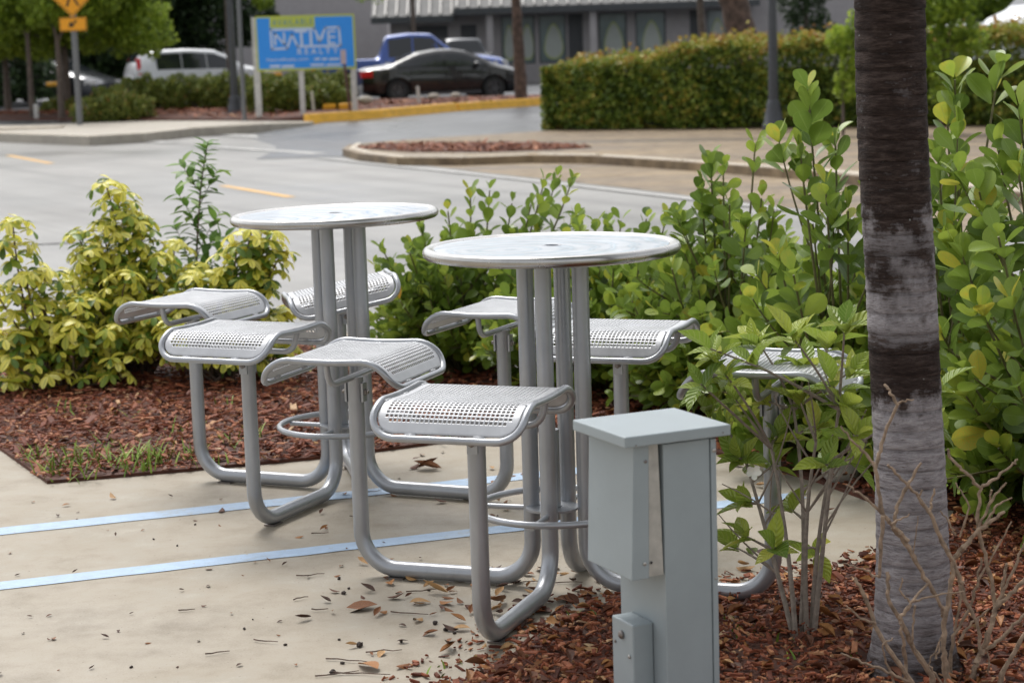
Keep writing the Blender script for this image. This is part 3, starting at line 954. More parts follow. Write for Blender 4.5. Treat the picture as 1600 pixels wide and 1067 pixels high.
bm = seat_panel(); bmesh.ops.recalc_face_normals(bm, faces=bm.faces[:])
seat_me = bpy.data.meshes.new('seat')
for f in bm.faces: f.smooth = True
bm.to_mesh(seat_me); bm.free(); seat_me.materials.append(M['seat'])
def mesh_of(name, bm, mat, smooth=True):
    bmesh.ops.recalc_face_normals(bm, faces=bm.faces[:])
    me = bpy.data.meshes.new(name)
    for f in bm.faces: f.smooth = smooth
    bm.to_mesh(me); bm.free(); me.materials.append(mat)
    if smooth:
        try: me.set_sharp_from_angle(angle=math.radians(40))
        except Exception: pass
    return me
bm = bmesh.new(); tube(bm, seat_loop(), .0108, 10, closed=True); frame_me = mesh_of('seat_frame', bm, M['steel'])
bm = bmesh.new()
tube(bm, fillet([(0, -.212, -.006), (0, -.195, -.083), (0, .195, -.083), (0, .212, -.006)], .05, 7), .0105, 10)
bracket_me = mesh_of('seat_bracket', bm, M['steel'])
bm = bmesh.new(); box(bm, (TR + .003, 0, -.135), (.007, .032, .062)); plate_me = mesh_of('bolt_plate', bm, M['steel'], False)
bm = bmesh.new()
lathe(bm, [(0, 0), (.011, 0), (.011, .007), (.006, .009), (.006, .014), (0, .014)], 6); bolt_me = mesh_of('bolt', bm, M['bolt'], False)

def leg_path(ca, R, sz):
    return fillet([(RC, 0, TOP_Z - .03), (RC, 0, TR + .004), (R, 0, TR + .004), (R, 0, sz - .085)], .125, 10)

def make_table(name, label, loc, th, print_mat, tilt=(0, 0), odd=None):
    root = empty(name, loc, 0, label, 'table')
    # top: turned disc with rolled rim, print let into it
    bm = bmesh.new()
    z = TOP_Z
    lathe(bm, [(.022, z - .020), (.37, z - .022), (.376, z - .032), (.384, z - .035), (.3925, z - .033), (.399, z - .027), (.402, z - .018), (.4005, z - .009), (.396, z - .003), (.389, z + .0005), (.380, z), (.372, z - .003), (.368, z - .006), (.366, z - .006), (.366, z - .008), (.022, z - .008), (.022, z - .020)], 128)
    top = obj('tabletop', bm, M['rimsteel'], root, smooth=True)
    top.rotation_euler = (tilt[0], tilt[1], 0)
    bm = bmesh.new()
    lathe(bm, [(.0225, z - .0076), (.0225, z - .0052), (.3655, z - .0052), (.3655, z - .0076)], 96)
    obj('printed_face', bm, print_mat, top, smooth=True)
    bm = bmesh.new(); lathe(bm, [(.0222, z - .0045), (.026, z - .0035), (.032, z - .004), (.033, z - .0052)], 24)
    obj('centre_hole_collar', bm, M['steel'], top, smooth=True)
    for k in range(4):
        a = th + k * math.pi / 2
        R = RL; yaw = a; base = Vector((RC * math.cos(a), RC * math.sin(a), 0)); tip = None; roll = 0; pit = 0
        if odd and k == odd[0]:
            leg = Vector((odd[1], odd[2], 0)); d = leg - base; yaw2 = math.atan2(d.y, d.x)
            R = d.length + RC; roll, pit = odd[3], odd[4]
            off = base - Vector((math.cos(yaw2), math.sin(yaw2), 0)) * RC
            yaw = yaw2
        else: off = Vector((0, 0, 0))
        bm = bmesh.new(); tube(bm, leg_path(a, R, SEAT_Z), TR, 20)
        obj('leg', bm, M['steel'], root, loc=off, rot=(0, 0, yaw), smooth=True)
        bm = bmesh.new(); box(bm, (0, 0, .003), (.06, .045, .006))
        pad = obj('foot_pad', bm, M['bolt'], root, loc=off + Vector((math.cos(yaw), math.sin(yaw), 0)) * (R - .12), rot=(0, 0, yaw))
        s = bpy.data.objects.new('seat', seat_me); COL.objects.link(s); s.parent = root
        s.location = off + Vector((math.cos(yaw) * R, math.sin(yaw) * R, SEAT_Z)); s.rotation_euler = (0, 0, yaw)
        if roll or pit:
            s.rotation_mode = 'QUATERNION'
            s.rotation_quaternion = Quaternion((0, 0, 1), yaw) @ Quaternion((0, 1, 0), pit) @ Quaternion((1, 0, 0), roll)
        mod = s.modifiers.new('thickness', 'SOLIDIFY'); mod.thickness = .0028; mod.offset = 0
        for nm, me in (('seat_frame', frame_me), ('seat_bracket', bracket_me), ('bolt_plate', plate_me)):
            c = bpy.data.objects.new(nm, me); COL.objects.link(c); c.parent = s
        c = bpy.data.objects.new('bolt', bolt_me); COL.objects.link(c); c.parent = s
        c.location = (TR + .006, 0, -.135); c.rotation_euler = (0, math.pi / 2, 0)
        c = bpy.data.objects.new('bolt_plate', plate_me); COL.objects.link(c); c.parent = s; c.rotation_euler = (0, 0, math.pi)
        c = bpy.data.objects.new('bolt', bolt_me); COL.objects.link(c); c.parent = s
        c.location = (-TR - .006, 0, -.135); c.rotation_euler = (0, -math.pi / 2, 0)
    bm = bmesh.new()
    tube(bm, [(.262 * math.cos(2 * math.pi * k / 48), .262 * math.sin(2 * math.pi * k / 48), .272) for k in range(48)], .0112, 12, closed=True)
    obj('foot_ring', bm, M['steel'], root, smooth=True)
    for k in range(4):
        a = th + k * math.pi / 2
        bm = bmesh.new()
        tube(bm, [(RC * math.cos(a), RC * math.sin(a), .262), (.255 * math.cos(a), .255 * math.sin(a), .260)], .009, 10)
        obj('ring_spoke', bm, M['steel'], root, smooth=True)
    bm = bmesh.new(); tube(bm, [(-.02, 0, .23), (-.02, 0, .52)], .027, 20)
    obj('umbrella_sleeve', bm, M['steel'], root, smooth=True)
    bm = bmesh.new(); lathe(bm, [(.03, .265), (.085, .265), (.085, .272), (.03, .272), (.03, .265)], 24, (-.02, 0, 0))
    obj('sleeve_plate', bm, M['steel'], root, smooth=True)
    root.scale = (SC, SC, SC)
    return root
c1 = P(861.5, 379, 6.16 * SC)
T1 = make_table('table_with_seats', 'near round silver table with four attached perforated seats, beside the grey utility post', (c1.x, 6.16 * SC, 0), math.radians(-20.5), table_print('pale_blue_swirl_print', (.36, .47, .56), .13))
c2 = P(527, 328, 7.68 * SC)
lx = ((533 - 800) / FPX * 8.25 * SC - c2.x) / SC - .01
T2 = make_table('table_with_seats', 'far round silver table with four attached perforated seats, beside the yellow shrubs', (c2.x, 7.68 * SC, 0), math.radians(-25), table_print('deep_blue_swirl_print', (.10, .24, .45), .31), tilt=(0, math.radians(-.6)), odd=(1, lx, 8.27 - 7.68, math.radians(-10), math.radians(2)))
# ------------------------------------------------------------------ grey utility post with hood and small box
def painted(name, col, metal=0.0, rough=.42):
    m, nt, b = new_mat(name)
    n = noise(nt, 4, 5, .6)
    n2 = noise(nt, 70, 3, .7)
    r = ramp(nt, [(.3, tuple(c * .9 for c in col)), (.55, col), (.75, tuple(min(1, c * 1.1) for c in col))], n.outputs['Fac'])
    d = ramp(nt, [(.68, (0, 0, 0)), (.76, (.35, .35, .35))], n2.outputs['Fac'])
    mx = N(nt, 'ShaderNodeMix', data_type='RGBA'); nt.links.new(d.outputs[0], mx.inputs[0])
    nt.links.new(r.outputs[0], mx.inputs[6]); mx.inputs[7].default_value = (.16, .17, .17, 1)
    nt.links.new(mx.outputs[2], b.inputs['Base Color'])
    b.inputs['Metallic'].default_value = metal
    mr = N(nt, 'ShaderNodeMapRange'); mr.inputs['To Min'].default_value = rough - .12; mr.inputs['To Max'].default_value = rough + .15
    nt.links.new(n.outputs['Fac'], mr.inputs['Value']); nt.links.new(mr.outputs[0], b.inputs['Roughness'])
    bump(nt, b, n.outputs['Fac'], .08, .01)
    return m
M['post'] = painted('grey_green_enamel', (.29, .335, .355))
M['galv'] = simple('galvanised_plate', (.42, .41, .38), .5, .4, var=.2, scale=25)
M['dark'] = simple('black_gap', (.012, .012, .012), .9, var=.1)
UPY = 4.5 * SC
u0 = P(1038, 800, UPY)
post = empty('utility_post', (u0.x, UPY, 0), math.radians(25), 'grey painted metal utility post with a hooded box, standing right of the near table', 'utility post')
post.scale = (SC, SC, SC)
ZT = .808
bm = bmesh.new()
# folded channel post, front face x 0..0.135, depth y 0..0.185
box(bm, (.062, .1125, ZT / 2 - .06), (.124, .225, ZT + .10))
obj('post_body', bm, M['post'], post, bevel=.002)
bm = bmesh.new(); box(bm, (.1325, .1145, ZT / 2 - .06), (.014, .237, ZT + .098)); obj('post_cover', bm, M['post'], post, bevel=.0015)
bm = bmesh.new()
y0, y1 = .002, .224
hexa(bm, [(-.088, y0, ZT - .322), (-.042, y0, ZT - .322), (-.042, y1, ZT - .322), (-.088, y1, ZT - .322)],
     [(-.076, y0, ZT - .004), (-.036, y0, ZT - .004), (-.036, y1, ZT - .004), (-.076, y1, ZT - .004)])
hood = obj('hood', bm, M['post'], post, bevel=.002)
bm = bmesh.new()
hexa(bm, [(-.0415, y0 + .002, ZT - .318), (-.003, y0 + .002, ZT - .318), (-.003, y1 - .004, ZT - .318), (-.0415, y1 - .004, ZT - .318)],
     [(-.0355, y0 + .002, ZT - .002), (-.012, y0 + .002, ZT - .002), (-.012, y1 - .004, ZT - .002), (-.0355, y1 - .004, ZT - .002)])
obj('inner_plate', bm, M['galv'], post)
def screw(c, r, nrm, mat, parent, name='screw'):
    bm = bmesh.new(); lathe(bm, [(0, 0), (r, 0), (r, r * .45), (r * .7, r * .7), (0, r * .75)], 12)
    o = obj(name, bm, mat, parent, loc=c, smooth=True)
    o.rotation_euler = Vector(nrm).to_track_quat('Z', 'Y').to_euler()
    return o
M['screwm'] = simple('screw_zinc', (.45, .44, .42), .35, .8)
screw((-.054, y0, ZT - .285), .0045, (0, -1, 0), M['screwm'], post)
screw((-.036, y0, ZT - .285), .003, (0, -1, 0), M['dark'], post, 'rivet_hole')
screw((-.046, y0, ZT - .045), .004, (0, -1, 0), M['bolt'], post)
screw((.1325, -.0045, ZT - .038), .005, (0, -1, 0), M['screwm'], post)
screw((.1325, -.0045, ZT - .345), .003, (0, -1, 0), M['screwm'], post)
bm = bmesh.new(); box(bm, (.027, .105, ZT + .010), (.280, .262, .026)); obj('lid', bm, M['post'], post, bevel=.003)
screw((-.085, -.0265, ZT + .002), .002, (0, -1, 0), M['bolt'], post)
screw((.145, -.0265, ZT + .006), .002, (0, -1, 0), M['bolt'], post)
bm = bmesh.new(); box(bm, (-.0285, .115, .15), (.055, .105, .42)); obj('lower_box', bm, M['post'], post, bevel=.0035)
screw((-.0565, .115, .325), .0105, (-1, 0, 0), M['bolt'], post, 'bolt')
screw((-.0565, .08, .28), .005, (-1, 0, 0), M['screwm'], post)
screw((-.0565, .15, .30), .004, (-1, 0, 0), M['bolt'], post)

# ------------------------------------------------------------------ palm trunk
def trunk_mat():
    m, nt, b = new_mat('palm_bark')
    tc = N(nt, 'ShaderNodeTexCoord')
    sp = N(nt, 'ShaderNodeSeparateXYZ'); nt.links.new(tc.outputs['Object'], sp.inputs[0])
    n1 = noise(nt, 7, 6, .65, stretch=(1.2, 1.2, .8)); n2 = noise(nt, 20, 5, .7, stretch=(1, 1, 5)); n3 = noise(nt, 60, 3, .7, stretch=(1, 1, 5))
    # wet dark stain: bands up the trunk broken by noise
    rz = ramp(nt, [(0, (.78, .78, .78)), (.10, (.30, .30, .30)), (.17, (.10, .10, .10)), (.385, (.06, .06, .06)), (.435, (.9, .9, .9)), (.49, (.92, .92, .92)), (.535, (.22, .22, .22)), (.58, (.34, .34, .34)), (.63, (.66, .66, .66)), (.67, (.42, .42, .42)), (.70, (.80, .8, .8)), (.75, (.95, .95, .95)), (1, (1, 1, 1))])
    rz.color_ramp.interpolation = 'LINEAR'
    dv = N(nt, 'ShaderNodeMath', operation='DIVIDE'); dv.inputs[1].default_value = 1.75
    ad = N(nt, 'ShaderNodeMath', operation='MULTIPLY_ADD'); ad.inputs[1].default_value = .22
    nt.links.new(n1.outputs['Fac'], ad.inputs[0]); 
    sz = N(nt, 'ShaderNodeMath', operation='SUBTRACT'); sz.inputs[1].default_value = .11
    nt.links.new(sp.outputs['Z'], sz.inputs[0]); nt.links.new(sz.outputs[0], ad.inputs[2])
    nt.links.new(ad.outputs[0], dv.inputs[0]); nt.links.new(dv.outputs[0], rz.inputs[0])
    s1 = N(nt, 'ShaderNodeMath', operation='ADD'); nt.links.new(rz.outputs[0], s1.inputs[0])
    s0 = N(nt, 'ShaderNodeMath', operation='MULTIPLY_ADD'); s0.inputs[1].default_value = 1.5; s0.inputs[2].default_value = -.75
    nt.links.new(n2.outputs['Fac'], s0.inputs[0])
    s2 = N(nt, 'ShaderNodeMath', operation='MULTIPLY_ADD'); s2.inputs[1].default_value = 1.6; s2.inputs[2].default_value = -.8
    nt.links.new(n1.outputs['Fac'], s2.inputs[0])
    s3 = N(nt, 'ShaderNodeMath', operation='ADD'); nt.links.new(s0.outputs[0], s3.inputs[0]); nt.links.new(s2.outputs[0], s3.inputs[1])
    nt.links.new(s3.outputs[0], s1.inputs[1])
    st = ramp(nt, [(.32, (0, 0, 0)), (.5, (.45, .45, .45)), (.74, (1, 1, 1))], s1.outputs[0])
    light = ramp(nt, [(.3, (.19, .17, .175)), (.5, (.36, .335, .345)), (.7, (.52, .49, .50))], n2.outputs['Fac'])
    dark = ramp(nt, [(.3, (.014, .009, .008)), (.5, (.04, .027, .023)), (.75, (.11, .082, .072))], n2.outputs['Fac'])
    mx = N(nt, 'ShaderNodeMix', data_type='RGBA'); nt.links.new(st.outputs[0], mx.inputs[0])
    nt.links.new(light.outputs[0], mx.inputs[6]); nt.links.new(dark.outputs[0], mx.inputs[7])
    # lichen specks
    v = N(nt, 'ShaderNodeTexVoronoi'); v.inputs['Scale'].default_value = 42; nt.links.new(tc.outputs['Object'], v.inputs[0])
    rv = ramp(nt, [(.05, (.8, .8, .8)), (.12, (0, 0, 0))], v.outputs['Distance'])
    n4 = noise(nt, 9, 2); rn = ramp(nt, [(.5, (0, 0, 0)), (.6, (1, 1, 1))], n4.outputs['Fac'])
    ml = N(nt, 'ShaderNodeMath', operation='MULTIPLY'); nt.links.new(rv.outputs[0], ml.inputs[0]); nt.links.new(rn.outputs[0], ml.inputs[1])
    mx2 = N(nt, 'ShaderNodeMix', data_type='RGBA'); nt.links.new(ml.outputs[0], mx2.inputs[0]); nt.links.new(mx.outputs[2], mx2.inputs[6]); mx2.inputs[7].default_value = (.42, .44, .42, 1)
    # thin dark cracks
    r5 = ramp(nt, [(.30, (.35, .35, .35)), (.40, (1, 1, 1))], n3.outputs['Fac'])
    mx3 = N(nt, 'ShaderNodeMix', data_type='RGBA', blend_type='MULTIPLY'); mx3.inputs[0].default_value = .8
    nt.links.new(mx2.outputs[2], mx3.inputs[6]); nt.links.new(r5.outputs[0], mx3.inputs[7])
    # narrow dark leaf-scar lines, unevenly spaced
    wv = N(nt, 'ShaderNodeTexWave', wave_type='BANDS', bands_direction='Z')
    wv.inputs['Scale'].default_value = 6.2; wv.inputs['Distortion'].default_value = 2.2; wv.inputs['Detail'].default_value = 3; wv.inputs['Detail Scale'].default_value = .8
    nt.links.new(tc.outputs['Object'], wv.inputs[0])
    rw = ramp(nt, [(0, (.28, .26, .26)), (.09, (.75, .75, .75)), (.2, (1, 1, 1))], wv.outputs['Fac'])
    mx4 = N(nt, 'ShaderNodeMix', data_type='RGBA', blend_type='MULTIPLY'); mx4.inputs[0].default_value = .35
    nt.links.new(mx3.outputs[2], mx4.inputs[6]); nt.links.new(rw.outputs[0], mx4.inputs[7])
    nt.links.new(mx4.outputs[2], b.inputs['Base Color'])
    b.inputs['Roughness'].default_value = .75
    b.inputs['Specular IOR Level'].default_value = .15
    ah = N(nt, 'ShaderNodeMath', operation='ADD'); nt.links.new(n2.outputs['Fac'], ah.inputs[0]); nt.links.new(n3.outputs['Fac'], ah.inputs[1])
    bump(nt, b, ah.outputs[0], .9, .008)
    return m
M['palm'] = trunk_mat()
pb = G(1428, 1052, 0)
PY = pb.y
pt_top = P(1390, 0, PY + .02)
palm = empty('palm_tree', (pb.x, PY, 0), 0, 'palm with a ringed grey trunk stained dark brown higher up, right foreground', 'palm tree')
bm = bmesh.new()
prev = None; seg = 48
zr = [-.05]
r2 = random.Random(3)
z = 0.0
rings_z = []
while z < 4.9:
    h = r2.uniform(.034, .062); rings_z.append((z, h)); z += h
leanx = (pt_top.x - pb.x) / pt_top.z
hgt = []
for (z, h) in rings_z:
    hgt += [(z, .0), (z + h * .10, .0017), (z + h * .5, .0006), (z + h * .94, -.0004), (z + h * .985, -.0022)]
allr = []
for z, dr in hgt:
    base = .087 + .019 * math.exp(-z / .28) + (.03 * math.exp(-z / .06))
    cx = leanx * z * (1 if z < 2 else 2 / z * (1 + (z - 2) * .55)); 
    cx += .006 * math.sin(z * 3.1)
    ring = []
    for k in range(seg):
        t = 2 * math.pi * k / seg
        w = dr + .0012 * math.sin(3 * t + z * 4) + .0012 * math.sin(7 * t - z * 9) + r2.gauss(0, .0004)
        zz = z + .003 * math.sin(t + z * 7) + .002 * math.sin(2 * t + z * 5)
        ring.append(bm.verts.new((cx + (base + w) * math.cos(t), (base + w) * math.sin(t), zz)))
    allr.append(ring)
for A, B in zip(allr[:-1], allr[1:]):
    for k in range(seg): bm.faces.new((A[k], A[(k + 1) % seg], B[(k + 1) % seg], B[k]))
obj('trunk', bm, M['palm'], palm, smooth=True)
# crown high above the frame: arched fronds with leaflets
M['frond'] = leaf_mat('palm_frond', [(0, (.03, .07, .012)), (1, (.08, .14, .03))], .4, .2)
cz = 4.9; ccx = leanx * cz * (2 / cz * (1 + (cz - 2) * .55))
tl = leaf_template(.04, 3, 2, fold=.2, droop=.25, blunt=False)
for k in range(13):
    a = k * 2.4; el0 = math.radians(75 - k * 7.5)
    pts = []; p = Vector((ccx, 0, cz - .05)); d = Vector((math.cos(a) * math.cos(el0), math.sin(a) * math.cos(el0), math.sin(el0)))
    ms = []; ls = []; ts = []
    for i in range(22):
        pts.append(p.copy()); p = p + d * .085; d = (d + Vector((0, 0, -.085))).normalized()
        if i > 3:
            side = d.cross(Vector((0, 0, 1))).normalized()
            for s in (-1, 1):
                ax = (side * s + d * .7 + Vector((0, 0, -.15))).normalized()
                for q in (0, .04):
                    ms.append(axmat(ax, (0, 0, 1), .48 * math.sin(math.pi * (i + 3) / 27) + .05)); ls.append(p + d * q); ts.append(r2.random())
    bm = bmesh.new(); tube(bm, pts, .014, 6, r1=.003); fr = obj('frond', bm, M['frond'], palm)
    me = mass_mesh('leaflets', tl, ms, [list(v) for v in ls], ts); lf = link_mesh('leaflets', me, M['frond'], fr); lf['kind'] = 'stuff'

# ------------------------------------------------------------------ round leaved hedge shrubs (thick leathery leaves in rosettes)
M['clusia'] = leaf_mat('round_thick_leaf', [(0, (.045, .09, .014)), (.35, (.10, .17, .022)), (.7, (.20, .295, .034)), (.88, (.33, .42, .05)), (.96, (.46, .44, .05)), (1, (.62, .32, .03))], .36, .36, rib=(.25, .34, .09), ribw=.035, rim=.55)
M['stem_green'] = simple('green_brown_stem', (.13, .12, .05), .6, var=.35, scale=40)
M['stem_brown'] = simple('brown_stem', (.13, .09, .065), .75, var=.35, scale=40, bstr=.3)
CT = leaf_template(.34, 7, 4, fold=.10, droop=.10, blunt=True)
rr = random.Random(11)
def clusia_stem(leaves, stems, base, tip, nlf, ls, r0=.009, cover=.65, dens=1.0):
    base = Vector(base); tip = Vector(tip)
    mid = (base + tip) / 2; horiz = Vector((tip.x - base.x, tip.y - base.y, 0))
    ctrl = base + horiz * .62 + Vector((0, 0, (tip.z - base.z) * .42))
    pts = []
    for k in range(9):
        t = k / 8
        pts.append(base * (1 - t) ** 2 + ctrl * 2 * t * (1 - t) + tip * t * t)
    stems.append((pts, r0))
    L = sum((pts[i + 1] - pts[i]).length for i in range(8))
    spacing = .036 / dens
    n = min(nlf, int(L * cover / spacing))
    phase = rr.uniform(0, math.pi)
    for i in range(n):
        s = 1 - (i * spacing) / L
        t = max(0, s) * 8; k = min(7, int(t)); f = t - k
        p = pts[k].lerp(pts[k + 1], f); d = (pts[k + 1] - pts[k]).normalized()
        a = phase + i * math.pi / 2 + rr.gauss(0, .18)
        x = d.orthogonal().normalized(); y = d.cross(x)
        out = x * math.cos(a) + y * math.sin(a)
        age = i / 9
        spread = math.radians(min(95, 28 + 40 * min(1.4, age) + rr.gauss(0, 13)))
        for sg in (-1, 1):
            o = out * sg
            ax = d * math.cos(spread) + o * math.sin(spread) + Vector((0, 0, .08))
            nm = d * math.sin(spread) - o * math.cos(spread) + Vector((rr.gauss(0, .22), rr.gauss(0, .22), .15 + rr.gauss(0, .15)))
            if nm.dot(d) < 0 and spread > .3: nm = -nm
            nm = Quaternion(ax.normalized(), rr.gauss(0, .55)) @ nm
            sz = ls * rr.uniform(.78, 1.15) * (0.62 + .38 * min(1, age * 1.6 + .25))
            tn = min(.93, .76 - .40 * min(1.2, age) + rr.gauss(0, .15))
            if rr.random() < .0025: tn = 1.1
            leaves.append((p + ax.normalized() * .012, axmat(ax, nm, sz, rr.uniform(.85, 1.12), rr.uniform(-.6, 2.2)), min(1.05, max(0, tn))))
def stem_mesh(root, stems, origin, mat, seg=6, taper=.4):
    bm = bmesh.new(); o = Vector(origin)
    for pts, r0 in stems: tube(bm, [Vector(p) - o for p in pts], r0, seg, r1=r0 * taper)
    return obj('stems', bm, mat, root, smooth=True)

def shrub(label, group, base, rx, ry, h, nst, ls, tips=(), hvar=.25, flat=.5):
    """base on the ground; free stems fill a dome, given tips make the outline of the photo"""
    root = empty('clusia_shrub', base, 0, label, 'shrub', group)
    leaves = []; stems = []
    b = Vector(base)
    ls *= 1.08
    for i in range(int(nst * 2.2)):
        a = rr.uniform(0, 2 * math.pi); q = math.sqrt(rr.random())
        ex, ey = math.cos(a) * q, math.sin(a) * q
        top = h * (1 - flat * q * q) * rr.uniform(1 - hvar, 1.0)
        if rr.random() < .55: top *= rr.uniform(.35, .85)
        tip = b + Vector((ex * rx, ey * ry, max(.12, top)))
        st = b + Vector((ex * rx * .25, ey * ry * .25, 0))
        clusia_stem(leaves, stems, st, tip, rr.randint(7, 12), ls * rr.uniform(.88, 1.1), .007)
        for m in range(rr.choice((1, 1, 2))):     # side shoots that spread outwards
            f_ = rr.uniform(.35, .8); q0 = st.lerp(tip, f_); a2 = a + rr.gauss(0, 1.0)
            l2 = rr.uniform(.14, .30)
            clusia_stem(leaves, stems, q0, q0 + Vector((math.cos(a2) * l2, math.sin(a2) * l2, l2 * rr.uniform(-.15, .75))), rr.randint(4, 7), ls * rr.uniform(.85, 1.1), .005, .8)
    for (tp, st_off, nl, k) in tips:
        tip = Vector(tp); st = b + Vector((st_off[0], st_off[1], 0))
        clusia_stem(leaves, stems, st, tip, nl, ls * k, .009, .5, .9)
        for m in range(1):
            t2 = tip + Vector((rr.choice((-1, 1)) * rr.uniform(.08, .22), rr.uniform(-.12, .12), -rr.uniform(.16, .32)))
            clusia_stem(leaves, stems, st.lerp(tip, .45), t2, max(5, nl // 2), ls * k * .95, .006, .7)
    stem_mesh(root, stems, base, M['stem_green'])
    n = plant_leaves(root, base, leaves, CT, M['clusia'])
    return len(leaves), n
HG = 'round leaved shrubs in a row behind the tables'
def T(px, py, Y, off=(0, 0), n=8, k=1.0): 
    p = P(px, py, Y); return ((p.x, p.y, p.z), off, n, k)
shrub('round leaved shrub at the left end of the row, behind the gap between both tables', HG, (-.22, 10.15, 0), .50, .5, .82, 48, .078,
      [T(735, 300, 10.2), T(700, 330, 10.0), T(765, 298, 10.3), T(800, 318, 10.2), T(850, 285, 10.2), T(893, 285, 10.1), T(870, 278, 10.4), T(655, 345, 10.0), T(640, 395, 9.9), T(598, 390, 9.9), T(610, 455, 9.8), T(625, 470, 9.7), T(660, 570, 9.6, n=6), T(830, 320, 10.0), T(590, 420, 10.0)])
shrub('round leaved shrub directly behind the near table', HG, (.42, 9.45, 0), .52, .5, .80, 60, .082,
      [T(930, 350, 9.4), T(970, 345, 9.5), T(1010, 342, 9.4), T(1040, 345, 9.3), T(905, 355, 9.6), T(960, 400, 9.0), T(1000, 410, 8.9), T(950, 350, 9.8), T(900, 340, 9.8)])
shrub('round leaved shrub with two upright sprigs right of the near tabletop', HG, (.95, 8.75, 0), .52, .5, .92, 64, .085,
      [T(1110, 250, 8.6, n=9, k=1.1), T(1130, 262, 8.5, n=8), T(1095, 290, 8.6), T(1180, 225, 8.6, n=4, k=.95), T(1140, 320, 8.3, n=8), T(1070, 350, 8.8), T(1190, 310, 8.5), T(1165, 350, 8.1), T(1210, 330, 8.4), T(1050, 420, 8.4)])
shrub('round leaved shrub with the tallest sprig, left of the palm trunk', HG, (1.32, 7.75, 0), .46, .5, .86, 56, .096,
      [T(1262, 140, 7.6, n=11, k=1.12), T(1250, 235, 7.5, n=7), T(1305, 215, 7.7, n=8, k=1.05), T(1290, 290, 7.3, n=8), T(1325, 330, 7.4), T(1215, 395, 7.3), T(1270, 350, 7.6), T(1240, 430, 7.1)])
shrub('round leaved shrub behind the palm trunk with one long leaning sprig', HG, (1.72, 7.35, 0), .44, .5, .84, 58, .10,
      [T(1560, 108, 7.1, (-.25, -.1), n=4, k=1.2), T(1492, 125, 7.2, n=4, k=1.1), T(1480, 180, 7.3, n=9), T(1465, 240, 7.2, n=9), T(1450, 310, 7.1), T(1490, 350, 7.0), T(1500, 290, 7.3)])
shrub('round leaved shrub at the right edge of the photo, nearest of the row', HG, (2.0, 6.75, 0), .46, .48, .92, 66, .106,
      [T(1592, 170, 6.7, n=7, k=1.1), T(1560, 235, 6.7, n=8), T(1530, 300, 6.6, n=8, k=1.1), T(1590, 260, 6.5, n=9), T(1500, 390, 6.5), T(1560, 370, 6.3), T(1470, 520, 6.4), T(1580, 470, 6.2), T(1510, 620, 6.3, n=7), T(1560, 700, 6.2, n=7), T(1590, 600, 6.1)])
shrub('round leaved shrub just outside the right edge, behind the dry twigs', HG, (2.55, 6.3, 0), .45, .45, 1.1, 30, .094)

# ------------------------------------------------------------------ gardenia-like shrub with quilted leaves before the right seat
M['gard'] = leaf_mat('quilted_leaf', [(0, (.09, .17, .02)), (.4, (.21, .31, .035)), (.75, (.40, .48, .06)), (1, (.56, .58, .09))], .32, .36, rib=(.36, .42, .14), ribw=.03, veins=42)
M['bark_pale'] = simple('pale_grey_bark', (.24, .20, .165), .8, var=.3, scale=55, bstr=.4)
M['petal'] = simple('white_petal', (.75, .74, .66), .5, var=.06)
GT = leaf_template(.245, 8, 4, fold=.22, droop=.22, blunt=False)
gb = G(1262, 995, 0)
gard = empty('flowering_shrub', (gb.x, gb.y, 0), 0, 'loose shrub with yellow green quilted leaves and one white flower, left of the palm', 'shrub')
leaves = []; stems = []
gbase = Vector((gb.x, gb.y, 0))
def bez(a, b, bend=.12, n=7):
    a = Vector(a); b = Vector(b); m = (a + b) / 2 + Vector((rr.uniform(-1, 1), rr.uniform(-1, 1), rr.uniform(0, 1))) * (b - a).length * bend
    return [a * (1 - t) ** 2 + m * 2 * t * (1 - t) + b * t * t for t in [k / (n - 1) for k in range(n)]]
forks = [(1205, 700, 5.5, 1244), (1275, 690, 5.45, 1262), (1300, 720, 5.4, 1268), (1165, 720, 5.6, 1244), (1240, 640, 5.6, 1250), (1310, 640, 5.35, 1270)]
nodes = []
for (x, y, Y, bx) in forks:
    b0 = G(bx, 1000 + rr.uniform(-6, 6), 0); b0.z = -.02
    e = P(x, y, Y); st = bez(b0, e, .06, 9); stems.append((st, .0082)); nodes.append(st)
tipl = [(1110, 520, 9), (1095, 575, 8), (1133, 560, 9), (1180, 505, 10), (1172, 540, 7), (1235, 498, 9), (1290, 505, 9), (1245, 590, 9), (1195, 600, 8), (1130, 640, 8), (1155, 690, 9), (1215, 655, 8), (1300, 570, 9), (1322, 610, 8), (1275, 640, 7),
        (1210, 700, 6), (1165, 760, 6), (1210, 830, 6), (1165, 812, 5), (1275, 838, 6), (1235, 770, 4), (1330, 690, 6), (1320, 480, 8), (1150, 600, 6), (1260, 545, 8), (1330, 555, 7), (1340, 655, 6), (1290, 700, 5), (1105, 620, 6), (1150, 830, 4), (1470, 580, 7), (1455, 620, 5)]
